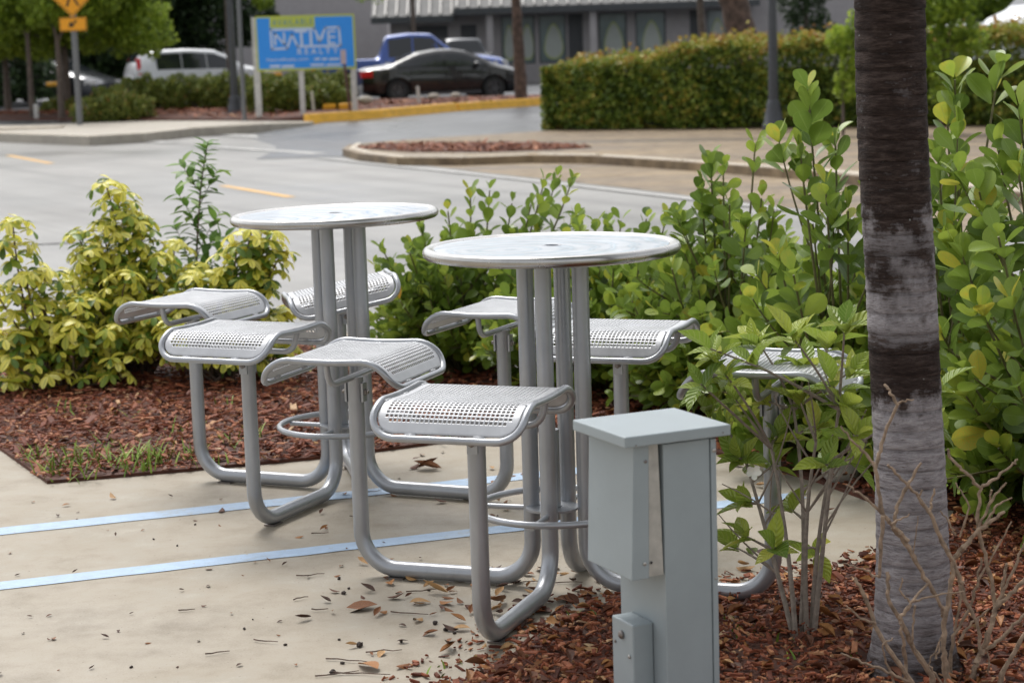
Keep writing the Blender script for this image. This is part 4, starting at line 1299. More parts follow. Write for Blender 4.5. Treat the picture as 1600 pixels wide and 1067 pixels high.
for (x, y, n) in tipl:
    Y = 5.45 + rr.uniform(-.28, .3)
    if x > 1400: Y = 5.9 - .45
    t = P(x, y + 25, Y)
    best = min((q for st in nodes for q in st[3:]), key=lambda q: (q - t).length + (.35 if q.z > t.z else 0))
    if x > 1400: best = nodes[2][-1]
    st = bez(best, t, .1, 6); stems.append((st, .0048))
    d = (st[-1] - st[-2]).normalized(); d = (d + Vector((0, 0, .6))).normalized()
    ph = rr.uniform(0, 6)
    for i in range(max(4, int(n * .95))):
        a = ph + i * 2.4; xx = d.orthogonal().normalized(); yy = d.cross(xx); o = xx * math.cos(a) + yy * math.sin(a)
        sp_ = math.radians(rr.uniform(28, 85) if i else 10)
        ax = d * math.cos(sp_) + o * math.sin(sp_); nm = d * math.sin(sp_) - o * math.cos(sp_) + Vector((0, 0, .35))
        leaves.append((t - d * (.006 * i), axmat(ax, nm, rr.uniform(.065, .12), rr.uniform(.85, 1.15)), min(1, max(0, rr.gauss(.55, .2)))))
    if len(st) > 4 and rr.random() < .6:
        q = st[3]; a = rr.uniform(0, 6); ax = Vector((math.cos(a), math.sin(a), .3)); leaves.append((q, axmat(ax, (0, 0, 1), .07), .4))
for k in range(16):   # bare thin shoots
    st0 = rr.choice(nodes); q = st0[rr.randint(3, 8)]; e = q + Vector((rr.uniform(-.2, .2), rr.uniform(-.15, .15), rr.uniform(.08, .3)))
    stems.append((bez(q, e, .1, 5), .0032))
stem_mesh(gard, stems, (gb.x, gb.y, 0), M['bark_pale'], 7, .5)
plant_leaves(gard, (gb.x, gb.y, 0), leaves, GT, M['gard'])
fl = P(1177, 738, 5.35)
tp_ = leaf_template(.32, 4, 2, fold=.1, droop=-.15, blunt=True)
for k in range(7):
    a = k * 2.4; ax = Vector((math.cos(a), -.5 + .3 * math.sin(a), math.sin(a))); 
    me = mass_mesh('petal', tp_, [axmat(ax, (0, -1, .3), .026 if k < 5 else .018)], [np.array(fl) - np.array((gb.x, gb.y, 0))], [.5])
    link_mesh('petal', me, M['petal'], gard)

# ------------------------------------------------------------------ leafless branching shrub in front of the palm
M['drytwig'] = simple('dry_tan_bark', (.29, .21, .145), .85, var=.45, scale=50, bstr=.4)
dry = empty('leafless_shrub', (0, 0, 0), 0, 'leafless shrub of bare tan forking twigs in front of the palm trunk', 'shrub')
db = P(1470, 1120, 4.8); dry.location = (db.x, 4.8, 0)
sc = 2.285
paths = [([(330, 1130), (320, 1067), (305, 960), (310, 850), (335, 720), (340, 630)], .0095, 4.8), ([(340, 630), (300, 560), (262, 462), (215, 405), (150, 330), (108, 288)], .006, 4.78), ([(262, 462), (262, 420), (275, 372)], .004, 4.76), ([(215, 405), (232, 378)], .003, 4.77),
         ([(340, 630), (380, 580), (430, 522), (480, 490), (525, 455)], .007, 4.83), ([(430, 522), (480, 410), (530, 352)], .004, 4.85), ([(450, 505), (500, 430), (552, 405)], .0035, 4.87),
         ([(340, 632), (365, 700), (385, 770), (425, 850), (440, 960)], .007, 4.82), ([(270, 1130), (265, 1040), (200, 950), (152, 835), (112, 780), (105, 670)], .008, 4.75), ([(152, 835), (190, 780), (255, 708)], .005, 4.73), ([(190, 780), (150, 740), (158, 690)], .003, 4.74), ([(200, 775), (290, 750), (380, 738)], .003, 4.74),
         ([(390, 1130), (420, 1010), (440, 960), (480, 860), (490, 800), (560, 740), (640, 640)], .0085, 4.84), ([(490, 800), (478, 700), (440, 560), (428, 480), (440, 372), (380, 310), (330, 265), (322, 232)], .006, 4.86), ([(440, 372), (500, 330), (560, 282), (572, 268)], .004, 4.87), ([(478, 378), (470, 430)], .003, 4.88), ([(440, 960), (520, 900), (600, 820), (680, 760)], .006, 4.86),
         ([(490, 1130), (520, 1020), (600, 890), (660, 820)], .008, 4.82), ([(330, 1067), (340, 900), (400, 800), (430, 700), (440, 620)], .005, 4.88), ([(345, 880), (370, 760), (350, 640)], .003, 4.88), ([(360, 920), (410, 850), (470, 800)], .004, 4.85),
         ([(180, 560), (128, 512), (140, 440), (182, 350), (228, 280)], .006, 4.76), ([(128, 512), (180, 580), (240, 690), (300, 790), (305, 830)], .007, 4.77), ([(128, 512), (85, 462), (65, 300), (90, 200), (140, 72), (118, 30), (95, 0)], .0055, 4.77), ([(140, 72), (200, 55)], .0028, 4.77), ([(65, 300), (20, 240), (-20, 200), (-60, 150)], .004, 4.78), ([(90, 470), (85, 560), (78, 690)], .006, 4.76), ([(120, 500), (185, 462)], .003, 4.75), ([(85, 462), (20, 400), (-40, 360)], .004, 4.78), ([(78, 690), (20, 660), (-50, 640)], .003, 4.78),
         ([(210, 1130), (195, 1067), (120, 960), (60, 860), (20, 740), (-10, 690)], .007, 4.7), ([(180, 1130), (170, 1000), (160, 890), (150, 835)], .006, 4.74), ([(180, 1060), (90, 1020), (0, 985), (-60, 960)], .004, 4.7), ([(66, 855), (0, 830), (-40, 790)], .003, 4.7), ([(130, 1067), (100, 990), (90, 930), (125, 905)], .003, 4.7), ([(205, 790), (195, 900), (205, 960)], .0028, 4.74), ([(460, 1130), (470, 1000), (462, 940)], .003, 4.9), ([(490, 800), (540, 700), (600, 560)], .005, 4.85), ([(515, 770), (520, 700), (532, 640)], .006, 4.86), ([(430, 700), (480, 620), (550, 490)], .003, 4.86), ([(350, 540), (330, 500), (295, 452)], .003, 4.9), ([(365, 545), (400, 440), (350, 350)], .003, 4.9), ([(240, 690), (200, 600), (215, 470)], .002, 4.77), ([(280, 980), (300, 900)], .003, 4.74), ([(300, 1067), (255, 1000), (290, 920)], .003, 4.74)]
bm = bmesh.new(); bm2 = bmesh.new()
for i, (pl_, r, Y) in enumerate(paths):
    pts = []
    for k, (x, y) in enumerate(pl_):
        j = 0 if k == 0 else rr.uniform(-.012, .012)
        pts.append(P(1340 + x / sc, 600 + y / sc, Y + j) - Vector(dry.location))
    # finer, slightly crooked line
    fine = []
    for a, b in zip(pts[:-1], pts[1:]):
        for k in range(6):
            q = a.lerp(b, k / 6); 
            if fine: q += Vector((rr.gauss(0, .0016), rr.gauss(0, .0016), rr.gauss(0, .0016)))
            fine.append(q)
    fine.append(pts[-1])
    tube(bm if r > .0055 else bm2, fine, r * .9 + .0004, 7, r1=r * .55, jit=.13)
obj('branches', bm, M['drytwig'], dry, smooth=True)
obj('twigs', bm2, M['drytwig'], dry, smooth=True)

# ------------------------------------------------------------------ variegated shrubs on the left
M['varieg'] = leaf_mat('yellow_variegated_leaf', [(0, (.05, .10, .015)), (.30, (.15, .25, .03)), (.43, (.44, .47, .05)), (.6, (.85, .77, .11)), (1, (.92, .86, .26))], .38, .3, rib=(.12, .22, .03), ribw=.14)
VT = leaf_template(.25, 5, 2, fold=.15, droop=.25, blunt=True)
def schefflera(label, base, stems_def, size, side=0):
    """stems_def: tip points; along each stem drooping palmate leaves"""
    root = empty('variegated_shrub', base, 0, label, 'shrub', 'yellow variegated shrubs in the left bed')
    leaves = []; stems = []; b = Vector(base)
    for (tip, cover, dens) in stems_def:
        tip = Vector(tip); st = b + Vector((rr.uniform(-.08, .08), rr.uniform(-.06, .06), -.02))
        pts = bez(st, tip, .10, 9); stems.append((pts, .009))
        L = sum((pts[i + 1] - pts[i]).length for i in range(8))
        n = int(L * cover / .021 * dens)
        for i in range(n):
            s = 1 - i * .021 / dens / L
            t = max(0, s) * 8; k = min(7, int(t)); p = pts[k].lerp(pts[k + 1], t - k); d = (pts[k + 1] - pts[k]).normalized()
            a = i * 2.4 + rr.gauss(0, .3)
            out = Vector((math.cos(a), math.sin(a), 0)); pet = .03 + .07 * min(1, i / 3)
            q = p + (out + Vector((0, 0, .55))).normalized() * pet
            up = (out * .55 + Vector((0, 0, 1))).normalized()
            nl = rr.randint(5, 7); ph = rr.uniform(0, 6)
            yv = rr.gauss(.60 - .16 * min(1, i / 6), .12)
            if i < 2: yv += .12
            for m in range(nl):
                am = ph + m * 2 * math.pi / nl; xx = up.orthogonal().normalized(); yy = up.cross(xx); o = xx * math.cos(am) + yy * math.sin(am)
                ax = o * .9 + up * rr.uniform(-.35, .2) + Vector((0, 0, -.1)); 
                leaves.append((q, axmat(ax, up + o * .2, size * rr.uniform(.6, 1.0)), min(1, max(0, yv + rr.gauss(0, .2)))))
    stem_mesh(root, stems, base, M['stem_brown'])
    plant_leaves(root, base, leaves, VT, M['varieg'])
    return len(leaves)
def tips_fill(b, rx, ry, z0, z1, n):
    o = []
    for i in range(n):
        a = rr.uniform(0, 6.28); q = math.sqrt(rr.random())
        x, y = math.cos(a) * q * rx, math.sin(a) * q * ry
        z = lerp(z0, z1, rr.random()) * (1 - .45 * q * q)
        o.append(((b[0] + x, b[1] + y, z), .5, .8))
    return o
def TT(px, py, Y, c=.6, d=1.0): p = P(px, py, Y); return ((p.x, p.y, p.z), c, d)
vb1 = G(205, 590); vb2 = G(95, 612); vb3 = G(345, 600)
schefflera('largest yellow and green variegated shrub in the left bed', (vb1.x, vb1.y, 0),
           [TT(165, 285, vb1.y, .9), TT(180, 300, vb1.y + .1, .8), TT(200, 335, vb1.y, .8), TT(225, 345, vb1.y, .8), TT(145, 390, vb1.y - .1, .7), TT(120, 365, vb1.y, .4), TT(250, 400, vb1.y - .1, .7), TT(110, 440, vb1.y - .2, .6), TT(160, 350, vb1.y, .8), TT(140, 470, vb1.y - .3), TT(200, 430, vb1.y - .3), TT(250, 470, vb1.y - .3)] + tips_fill(vb1, .56, .32, .2, .78, 52), .078)
schefflera('leaning variegated shrub with bare diagonal stems at the left photo edge', (vb2.x, vb2.y, 0),
           [TT(20, 345, vb2.y, .22), TT(10, 385, vb2.y, .35), TT(40, 430, vb2.y - .1, .4), TT(-10, 450, vb2.y, .5), TT(70, 425, vb2.y, .4), TT(60, 470, vb2.y, .5), TT(20, 520, vb2.y - .1, .6), TT(60, 560, vb2.y - .1, .6), TT(0, 600, vb2.y), TT(110, 520, vb2.y - .1), TT(30, 590, vb2.y - .1), TT(90, 590, vb2.y - .2), TT(120, 470, vb2.y, .6), TT(-40, 520, vb2.y)] + tips_fill(vb2, .40, .25, .1, .5, 24), .082)
schefflera('variegated shrub behind the left seats of the far table', (vb3.x, vb3.y, 0),
           [TT(425, 365, vb3.y, .5), TT(395, 355, vb3.y, .5), TT(370, 385, vb3.y, .6), TT(440, 395, vb3.y, .4), TT(340, 425, vb3.y, .6), TT(300, 430, vb3.y, .6), TT(410, 420, vb3.y, .5), TT(380, 450, vb3.y - .1, .5), TT(280, 460, vb3.y, .6), TT(320, 500, vb3.y - .1), TT(400, 480, vb3.y), TT(430, 380, vb3.y + .1, .4)] + tips_fill(vb3, .42, .28, .12, .62, 34), .082)

# young self-sown plant standing up behind them
M['sap'] = leaf_mat('thin_green_leaf', [(0, (.06, .14, .02)), (.6, (.14, .27, .04)), (1, (.24, .37, .06))], .45, .35, rib=(.2, .3, .08), ribw=.04)
ST_ = leaf_template(.25, 5, 2, fold=.15, droop=.15, blunt=False)
sb_ = G(300, 575); SY = sb_.y
sap = empty('young_tree', (sb_.x, SY, 0), 0, 'slender green sapling rising above the variegated shrubs', 'sapling')
leaves = []; stems = []
main = [P(x, y, SY) for x, y in ((300, 575), (303, 500), (306, 440), (308, 380), (311, 330), (314, 290), (319, 255), (325, 222))]
stems.append((main, .007))
side = [((306, 440), (272, 350)), ((308, 400), (345, 330)), ((306, 430), (352, 395)), ((309, 370), (275, 300)), ((312, 320), (340, 265)), ((313, 300), (285, 255)), ((305, 460), (262, 410)), ((308, 390), (352, 370)), ((306, 450), (340, 430)), ((304, 480), (270, 460))]
for a, e in side:
    stems.append((bez(P(a[0], a[1], SY), P(e[0], e[1], SY + rr.uniform(-.15, .15)), .12, 7), .003))
for st, r in stems:
    L = sum((st[i + 1] - st[i]).length for i in range(len(st) - 1)); n = int(L / .018)
    for i in range(n):
        t = (1 - i / n * .85) * (len(st) - 1); k = min(len(st) - 2, int(t)); p = st[k].lerp(st[k + 1], t - k); d = (st[k + 1] - st[k]).normalized()
        a = i * 2.4; xx = d.orthogonal().normalized(); yy = d.cross(xx); o = xx * math.cos(a) + yy * math.sin(a)
        ax = o + d * .5 + Vector((0, 0, -.1)); leaves.append((p, axmat(ax, Vector((0, 0, 1)) + d * .3, rr.uniform(.07, .11)), rr.random()))
stem_mesh(sap, stems, (sb_.x, SY, 0), M['stem_brown'])
plant_leaves(sap, (sb_.x, SY, 0), leaves, ST_, M['sap'])

# pale stones seen under the hedge
M['stone'] = simple('pale_limestone', (.42, .38, .33), .85, var=.2, scale=14, bstr=.5)
for (px, py, s, lab) in ((1315, 700, .05, 'pale limestone rock under the hedge left of the palm trunk'), (1468, 655, .06, 'pale limestone rock under the hedge right of the palm trunk')):
    g = G(px, py + 40, 0)
    p = P(px, py, 7.3)
    bm = bmesh.new(); bmesh.ops.create_icosphere(bm, subdivisions=3, radius=1)
    for v in bm.verts:
        k = 1 + .16 * math.sin(v.co.x * 3.1 + s * 90) + .12 * math.sin(v.co.y * 4.3 + v.co.z * 3) + rr.gauss(0, .015)
        v.co *= k
    o = obj('rock', bm, M['stone'], loc=(p.x, 7.3, .035), smooth=True); o.scale = (s * 1.2, s, s * .9)
    tag(o, lab, 'rock')
# ------------------------------------------------------------------ far vegetation
QV = np.array([(-.5, 0, 0), (0, .5, .12), (.5, 0, 0), (0, -.5, -.05)], float); QF = [(0, 3, 2, 1)]
QUV = np.array([(0, .5), (.5, 1), (1, .5), (.5, 0)], float)
QT = (QV, QF, QUV)
def far_leaf(name, stops, trans=.25): return leaf_mat(name, stops, .5, trans, rib=stops[-1][1], ribw=.02)
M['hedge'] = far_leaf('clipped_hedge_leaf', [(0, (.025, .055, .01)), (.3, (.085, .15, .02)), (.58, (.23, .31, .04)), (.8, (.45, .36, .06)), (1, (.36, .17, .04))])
M['bush'] = far_leaf('olive_bush_leaf', [(0, (.05, .08, .015)), (.5, (.15, .2, .03)), (.85, (.26, .28, .05)), (1, (.36, .18, .05))])
M['treeleaf'] = far_leaf('bright_tree_leaf', [(0, (.07, .12, .012)), (.5, (.22, .32, .03)), (1, (.40, .50, .055))], .5)
M['darkleaf'] = far_leaf('dark_tree_leaf', [(0, (.012, .028, .008)), (.6, (.03, .06, .016)), (1, (.06, .10, .025))], .15)
M['bark'] = simple('grey_brown_bark', (.11, .085, .07), .85, var=.4, scale=12, bstr=.6)
M['bark_mott'] = simple('mottled_bark', (.10, .065, .05), .85, var=.7, scale=7, bstr=.7)

def blob_points(n, cens, rng):
    """points through several overlapping ellipsoids, denser near their skins"""
    out = []
    w = np.array([c[3] * c[4] * c[5] for c in cens]); w = w / w.sum()
    idx = rng.choice(len(cens), n, p=w)
    v = rng.normal(size=(n, 3)); v /= np.linalg.norm(v, axis=1)[:, None]
    r = rng.uniform(.45, 1, n) ** .5
    c = np.array(cens)[idx]
    lump = 1 + .18 * np.sin(v[:, 0] * 7 + idx) * np.sin(v[:, 2] * 6 + idx * 2)
    return c[:, :3] + v * (r * lump)[:, None] * c[:, 3:6]

def tree(name, label, base, th, tr, blobs, nleaf, s0, s1, mat, bark, cat='tree', lean=0, tmean=.5, group=None):
    root = empty(name, base, 0, label, cat, group)
    bm = bmesh.new()
    top = Vector((lean, 0, th))
    tube(bm, [(0, 0, -.3), (lean * .25, .0, th * .3), (lean * .6, .03, th * .65), top], tr, 12, r1=tr * .6)
    rn = random.Random(sum(map(ord, label)))
    for b in blobs:
        e = Vector((b[0], b[1], b[2]))
        m = top.lerp(e, .5) + Vector((rn.uniform(-.3, .3), rn.uniform(-.3, .3), .2))
        tube(bm, [top - Vector((0, 0, th * .1)), m, e], tr * .42, 7, r1=tr * .1)
    obj('trunk', bm, bark, root, smooth=True)
    pts = blob_points(nleaf, blobs, rng)
    t = np.clip(rng.normal(tmean, .2, nleaf), 0, 1)
    me = mass_mesh('crown', QT, rand_mats(rng, nleaf, s0, s1, .5), pts, t)
    c = link_mesh('crown', me, mat, root); c['kind'] = 'stuff'
    return root

def bush(name, label, base, blobs, nleaf, s0, s1, mat, cat='bush', group=None, tmean=.5, stems=5):
    root = empty(name, base, 0, label, cat, group)
    bm = bmesh.new()
    for b in blobs[:stems]:
        tube(bm, [(b[0] * .3, b[1] * .3, -.1), (b[0] * .7, b[1] * .7, b[2] * .6), (b[0], b[1], b[2])], .025, 6, r1=.01)
    obj('stems', bm, M['bark'], root)
    pts = blob_points(nleaf, blobs, rng)
    pts[:, 2] = np.abs(pts[:, 2])
    t = np.clip(rng.normal(tmean, .2, nleaf), 0, 1)
    me = mass_mesh('foliage', QT, rand_mats(rng, nleaf, s0, s1, .4), pts, t)
    c = link_mesh('foliage', me, mat, root); c['kind'] = 'stuff'
    return root

# clipped hedge along the far pavement
hl = G(846, 204, 0); 
root = empty('clipped_hedge', (hl.x, hl.y, 0), 0, 'long clipped hedge with reddish tips across the street', 'hedge')
bm = bmesh.new()
Lh = 10.5
ang = math.radians(-27)
hx = Vector((math.cos(ang), math.sin(ang), 0)); hy = Vector((-hx.y, hx.x, 0))
def hh(s): return 1.24 + .34 * sstep(.5, 4.2, s) + .05 * math.sin(s * 2.3) + .035 * math.sin(s * 5.1) + .025 * math.sin(s * 13 + 1) + .02 * math.sin(s * 29)
n = 46000
pts = np.zeros((n, 3)); tt = np.zeros(n)
for i in range(n):
    s = rng.uniform(0, Lh); k = rng.random(); dpt = 2.0
    h = hh(s)
    if k < .5: y = abs(rng.normal(0, .10)); z = rng.uniform(.02, h) ; y += .10 * math.sin(s * 3.3 + z * 2) + .08 * math.sin(z * 7 + s * 6) + .12 * max(0, 1 - z / .25)
    elif k < .85: y = rng.uniform(0, dpt); z = h - rng.normal(.03, .085) + .05 * math.sin(s * 7 + y * 5)
    elif k < .95: y = rng.uniform(0, dpt); s = abs(rng.normal(0, .08)); h = hh(s); z = rng.uniform(0, h)
    else: y = rng.uniform(.05, dpt); z = rng.uniform(0, h)
    if s < .5: z = min(z, h - (.5 - s) * .2)
    p = hx * s + hy * y
    pts[i] = (p.x, p.y, z)
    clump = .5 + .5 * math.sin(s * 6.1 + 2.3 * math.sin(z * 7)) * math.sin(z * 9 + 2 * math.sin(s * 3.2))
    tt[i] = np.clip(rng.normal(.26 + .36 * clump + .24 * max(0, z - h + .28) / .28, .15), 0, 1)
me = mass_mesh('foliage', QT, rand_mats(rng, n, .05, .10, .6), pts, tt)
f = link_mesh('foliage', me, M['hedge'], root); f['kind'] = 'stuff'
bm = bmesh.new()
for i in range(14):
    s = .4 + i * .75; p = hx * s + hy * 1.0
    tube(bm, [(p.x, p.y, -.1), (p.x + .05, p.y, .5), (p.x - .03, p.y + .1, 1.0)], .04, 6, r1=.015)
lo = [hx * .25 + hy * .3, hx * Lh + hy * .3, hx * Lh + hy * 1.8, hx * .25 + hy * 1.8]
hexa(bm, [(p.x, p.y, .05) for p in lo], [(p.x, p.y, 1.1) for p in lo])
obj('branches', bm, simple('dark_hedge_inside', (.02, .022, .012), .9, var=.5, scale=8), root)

def GY(px, Y, z=0.0):
    p = P(px, 300, Y); return (p.x, Y, z)
# low bushes on the far left
g0 = G(180, 192, .04)
bush('low_bush', 'low green bush beside the crossing sign pole', (g0.x, g0.y, 0), [(-.6, 0, .35, .55, .5, .36), (.1, 0, .42, .7, .5, .42), (.6, .1, .35, .45, .45, .4), (-.1, .6, .5, .7, .5, .5)], 7000, .05, .1, M['bush'], group=None, tmean=.58)
g1 = G(95, 188, .04)
bush('low_bush', 'small green bush left of the crossing sign pole', (g1.x, g1.y + .6, 0), [(0, 0, .35, .45, .4, .35), (-.4, .2, .3, .35, .3, .3)], 3500, .05, .1, M['bush'], tmean=.62)
g2 = GY(365, 53.5, .1)
bl = []
for i in range(16):
    x = -2.5 + i * .36
    bl.append((x, .25 * math.sin(i * 1.7), .50, .45, .5, .46 + .07 * math.sin(i * 2.1)))
bush('hedge_bush', 'olive green unclipped hedge in front of the white vehicle', (g2[0], 53.0, .20), bl, 22000, .05, .10, M['bush'], 'hedge', tmean=.5, stems=16)
g3 = GY(490, 50.3, .1)
bush('hedge_bush', 'olive bush growing below the blue realty sign', (g3[0], 50.2, .2), [(-1.1, 0, .40, .55, .4, .45), (-.55, .1, .42, .5, .4, .42), (.0, 0, .32, .4, .4, .34), (.5, .1, .34, .45, .4, .36), (.85, 0, .25, .3, .3, .28)], 9000, .05, .10, M['bush'], 'bush', tmean=.52)

# trees at the left
def TB(px, Y): p = P(px, 200, Y); return (p.x, Y, zlot(Y) if Y > 50 else .03)
tree('shade_tree', 'leafy bright green tree behind the yellow crossing sign', TB(108, 55), 2.0, .13,
     [(-.9, 0, 2.45, 1.5, 1.3, .95), (.6, .3, 2.7, 1.7, 1.4, 1.0), (1.9, .4, 2.35, 1.1, 1.1, .85), (-2.0, .2, 2.4, 1.1, 1.1, .9), (0, 0, 4.0, 2.4, 1.8, 1.3), (1.5, 0, 3.6, 1.3, 1.1, .8), (-1.7, 0, 3.9, 1.4, 1.3, .9)], 24000, .09, .17, M['treeleaf'], M['bark'], tmean=.62)
tree('shade_tree', 'forked young tree at the left photo edge with low hanging leaves', TB(15, 57), 1.8, .12,
     [(-.5, 0, 2.6, 1.2, 1.2, .8), (.7, .2, 2.9, 1.2, 1.2, .9), (0, 0, 3.8, 1.6, 1.5, 1.1), (-.4, -.4, 1.9, .5, .5, .5), (1.2, -.2, 2.1, .5, .5, .45)], 13000, .09, .17, M['treeleaf'], M['bark'], tmean=.55)
tree('shade_tree', 'slim grey trunked tree left of the crossing sign pole', TB(52, 53), 2.3, .09, [(-.3, 0, 3.0, .9, .9, .7), (.5, .1, 3.3, .9, .9, .7), (0, .2, 4.0, 1.0, 1.0, .7)], 9000, .09, .16, M['treeleaf'], M['bark'], tmean=.45)
tree('shade_tree', 'grey forked trunk tree right behind the crossing sign pole', TB(98, 52), 2.2, .10, [(.2, 0, 3.0, 1.1, 1.0, .7), (.9, .2, 3.3, .9, .9, .7), (-.3, .1, 3.9, 1.0, 1.0, .7)], 9000, .09, .16, M['treeleaf'], M['bark'], tmean=.55)
tree('dark_tree', 'dense dark evergreen behind the white vehicle', TB(300, 78), 2.2, .28,
     [(-2.6, 0, 2.5, 1.8, 1.6, 1.6), (-1, 0, 3.0, 1.8, 1.6, 1.6), (.8, 0, 3.0, 1.7, 1.6, 1.5), (2.3, .4, 2.9, 1.2, 1.4, 1.2), (0, 0, 4.8, 3.0, 2.2, 1.6), (-2.2, .5, 1.2, 1.4, 1, 1.2)], 30000, .12, .22, M['darkleaf'], M['bark'], tmean=.5)
tree('dark_tree', 'wide dark tree behind the bright green trees on the left', TB(135, 74), 2.5, .35,
     [(-4, 0, 2.6, 2.2, 1.8, 1.4), (-1, 0, 2.2, 2.0, 1.8, 1.6), (1.5, 0, 2.4, 1.9, 1.6, 1.7), (0, 0, 4.5, 4.0, 2.4, 1.6), (-5.5, 0, 1.3, 1.6, 1.2, 1.3), (-3, .3, 1.1, 1.6, 1.1, 1.1), (0.6, .2, .9, 1.2, 1, .9)], 30000, .12, .24, M['darkleaf'], M['bark'], tmean=.62)
tree('dark_tree', 'dark trees closing the view at the far left edge', TB(-60, 66), 2.5, .3, [(-2, 0, 2.5, 2.0, 1.6, 2.2), (1.2, 0, 1.6, 1.5, 1.4, 1.6), (0, 0, 4.6, 2.5, 2, 1.4), (2.6, 0, .9, .7, .7, .9)], 18000, .12, .24, M['darkleaf'], M['bark'], tmean=.6)
tree('shade_tree', 'light green tree whose branches hang above the realty sign', TB(365, 60), 4.6, .12, [(0, 0, 4.8, 1.1, 1.0, .8), (.8, 0, 3.5, .75, .6, .45), (-.6, .3, 3.9, .8, .6, .5), (1.1, -.2, 3.0, .35, .4, .25)], 9000, .09, .16, M['treeleaf'], M['bark'], tmean=.6)
tree('shade_tree', 'pine like branch tips hanging over the metal roof', TB(652, 72), 6.5, .1, [(-1.4, 0, 3.6, .8, .6, .5), (-.7, .3, 4.2, .9, .7, .5), (0, 0, 6.5, 1.5, 1.5, 1)], 5000, .07, .14, M['treeleaf'], M['bark'], tmean=.45)
# trunks in front of the shop
def trunk_only(name, label, pts, r0, r1, mat, crown):
    b = pts[0]
    root = empty(name, b, 0, label, 'tree')
    bm = bmesh.new(); o = Vector(b)
    fine = []
    for a, c in zip(pts[:-1], pts[1:]):
        for k in range(5):
            fine.append(Vector(a).lerp(Vector(c), k / 5) - o + Vector((rr.gauss(0, r0 * .06), 0, 0)))
    fine.append(Vector(pts[-1]) - o)
    tube(bm, fine, r0, 12, r1=r1); obj('trunk', bm, mat, root, smooth=True)
    e = Vector(pts[-1]) - o
    bl = [(e.x + c[0], e.y + c[1], e.z + c[2], c[3], c[3], c[3] * .7) for c in crown]
    p_ = blob_points(5000, bl, rng)
    me = mass_mesh('crown', QT, rand_mats(rng, 5000, .1, .2, .4), p_, np.clip(rng.normal(.5, .2, 5000), 0, 1))
    c = link_mesh('crown', me, M['treeleaf'], root); c['kind'] = 'stuff'
Y = 52.5
trunk_only('street_tree', 'thin dark trunked tree in front of the black sedan', [tuple(P(815, 150, Y)[:2]) + (.3,), tuple(P(812, 100, Y)), tuple(P(808, 40, Y)), tuple(P(806, 0, Y)), tuple(P(805, -90, Y))], .17, .10, M['bark_mott'], [(0, 0, .8, 1.5), (1, .4, 1.0, 1.2), (-1, 0, .9, 1.2)])
Y = 43
trunk_only('street_tree', 'thick mottled tree trunk rising behind the clipped hedge', [tuple(P(1168, 200, Y)[:2]) + (-.02,), tuple(P(1160, 60, Y)), tuple(P(1150, 15, Y)), tuple(P(1130, -30, Y)), tuple(P(1120, -140, Y))], .34, .26, M['bark_mott'], [(0, 0, 1.2, 2.2), (1.6, .4, 1.3, 1.8), (-1.6, 0, 1.3, 1.8)])
Y = 46
trunk_only('street_tree', 'slim straight trunk just left of the thick mottled trunk', [tuple(P(1097, 200, Y)[:2]) + (.0,), tuple(P(1097, 60, Y)), tuple(P(1094, 0, Y)), tuple(P(1092, -120, Y))], .09, .07, M['bark'], [(0, 0, .6, 1.0), (.6, .3, .9, .8)])
tree('feathery_tree', 'dark feathery conifer left of the palm behind the hedge', GY(1262, 60, .3), 2.2, .12, [(0, 0, 2.0, .55, .6, 1.4), (.25, .1, 3.4, .7, .7, 1.2), (-.4, 0, 2.6, .5, .5, .9), (.5, 0, 1.4, .4, .4, .7)], 6500, .05, .12, M['darkleaf'], M['bark'], tmean=.55)
tree('young_street_tree', 'loose leafy young tree between the palm and the white vehicles', GY(1470, 33, 0), 1.3, .035,
     [(-.25, 0, 1.35, .38, .4, .35), (.25, .1, 1.75, .36, .4, .3), (-.1, 0, 2.1, .5, .4, .35), (.5, .1, 1.5, .32, .3, .25), (.1, 0, .8, .3, .3, .35), (-.45, 0, 1.9, .25, .3, .3), (.35, 0, 2.3, .4, .3, .3), (-.4, .1, 1.1, .25, .2, .3)], 2600, .07, .13, M['treeleaf'], M['bark'], tmean=.5)
tree('young_street_tree', 'light leafy shoots showing left of the palm above the hedge', GY(1318, 33.5, 0), .9, .03,
     [(-.05, 0, 1.6, .22, .3, .25), (.15, 0, 1.25, .2, .3, .3), (.05, 0, .85, .2, .2, .3), (.3, 0, 1.8, .25, .2, .3)], 900, .07, .12, M['treeleaf'], M['bark'], tmean=.62)
tree('shade_tree', 'dense green tree filling the top right corner behind the white vehicle', GY(1590, 62, .3), 2.6, .2, [(-2, 0, 2.2, 1.6, 1.2, 1.2), (0, 0, 2.4, 1.6, 1.4, 1.4), (1.5, 0, 3, 1.8, 1.6, 1.6), (-3, 0, 2.8, 1.2, 1, 1)], 14000, .1, .2, M['treeleaf'], M['bark'], tmean=.35)

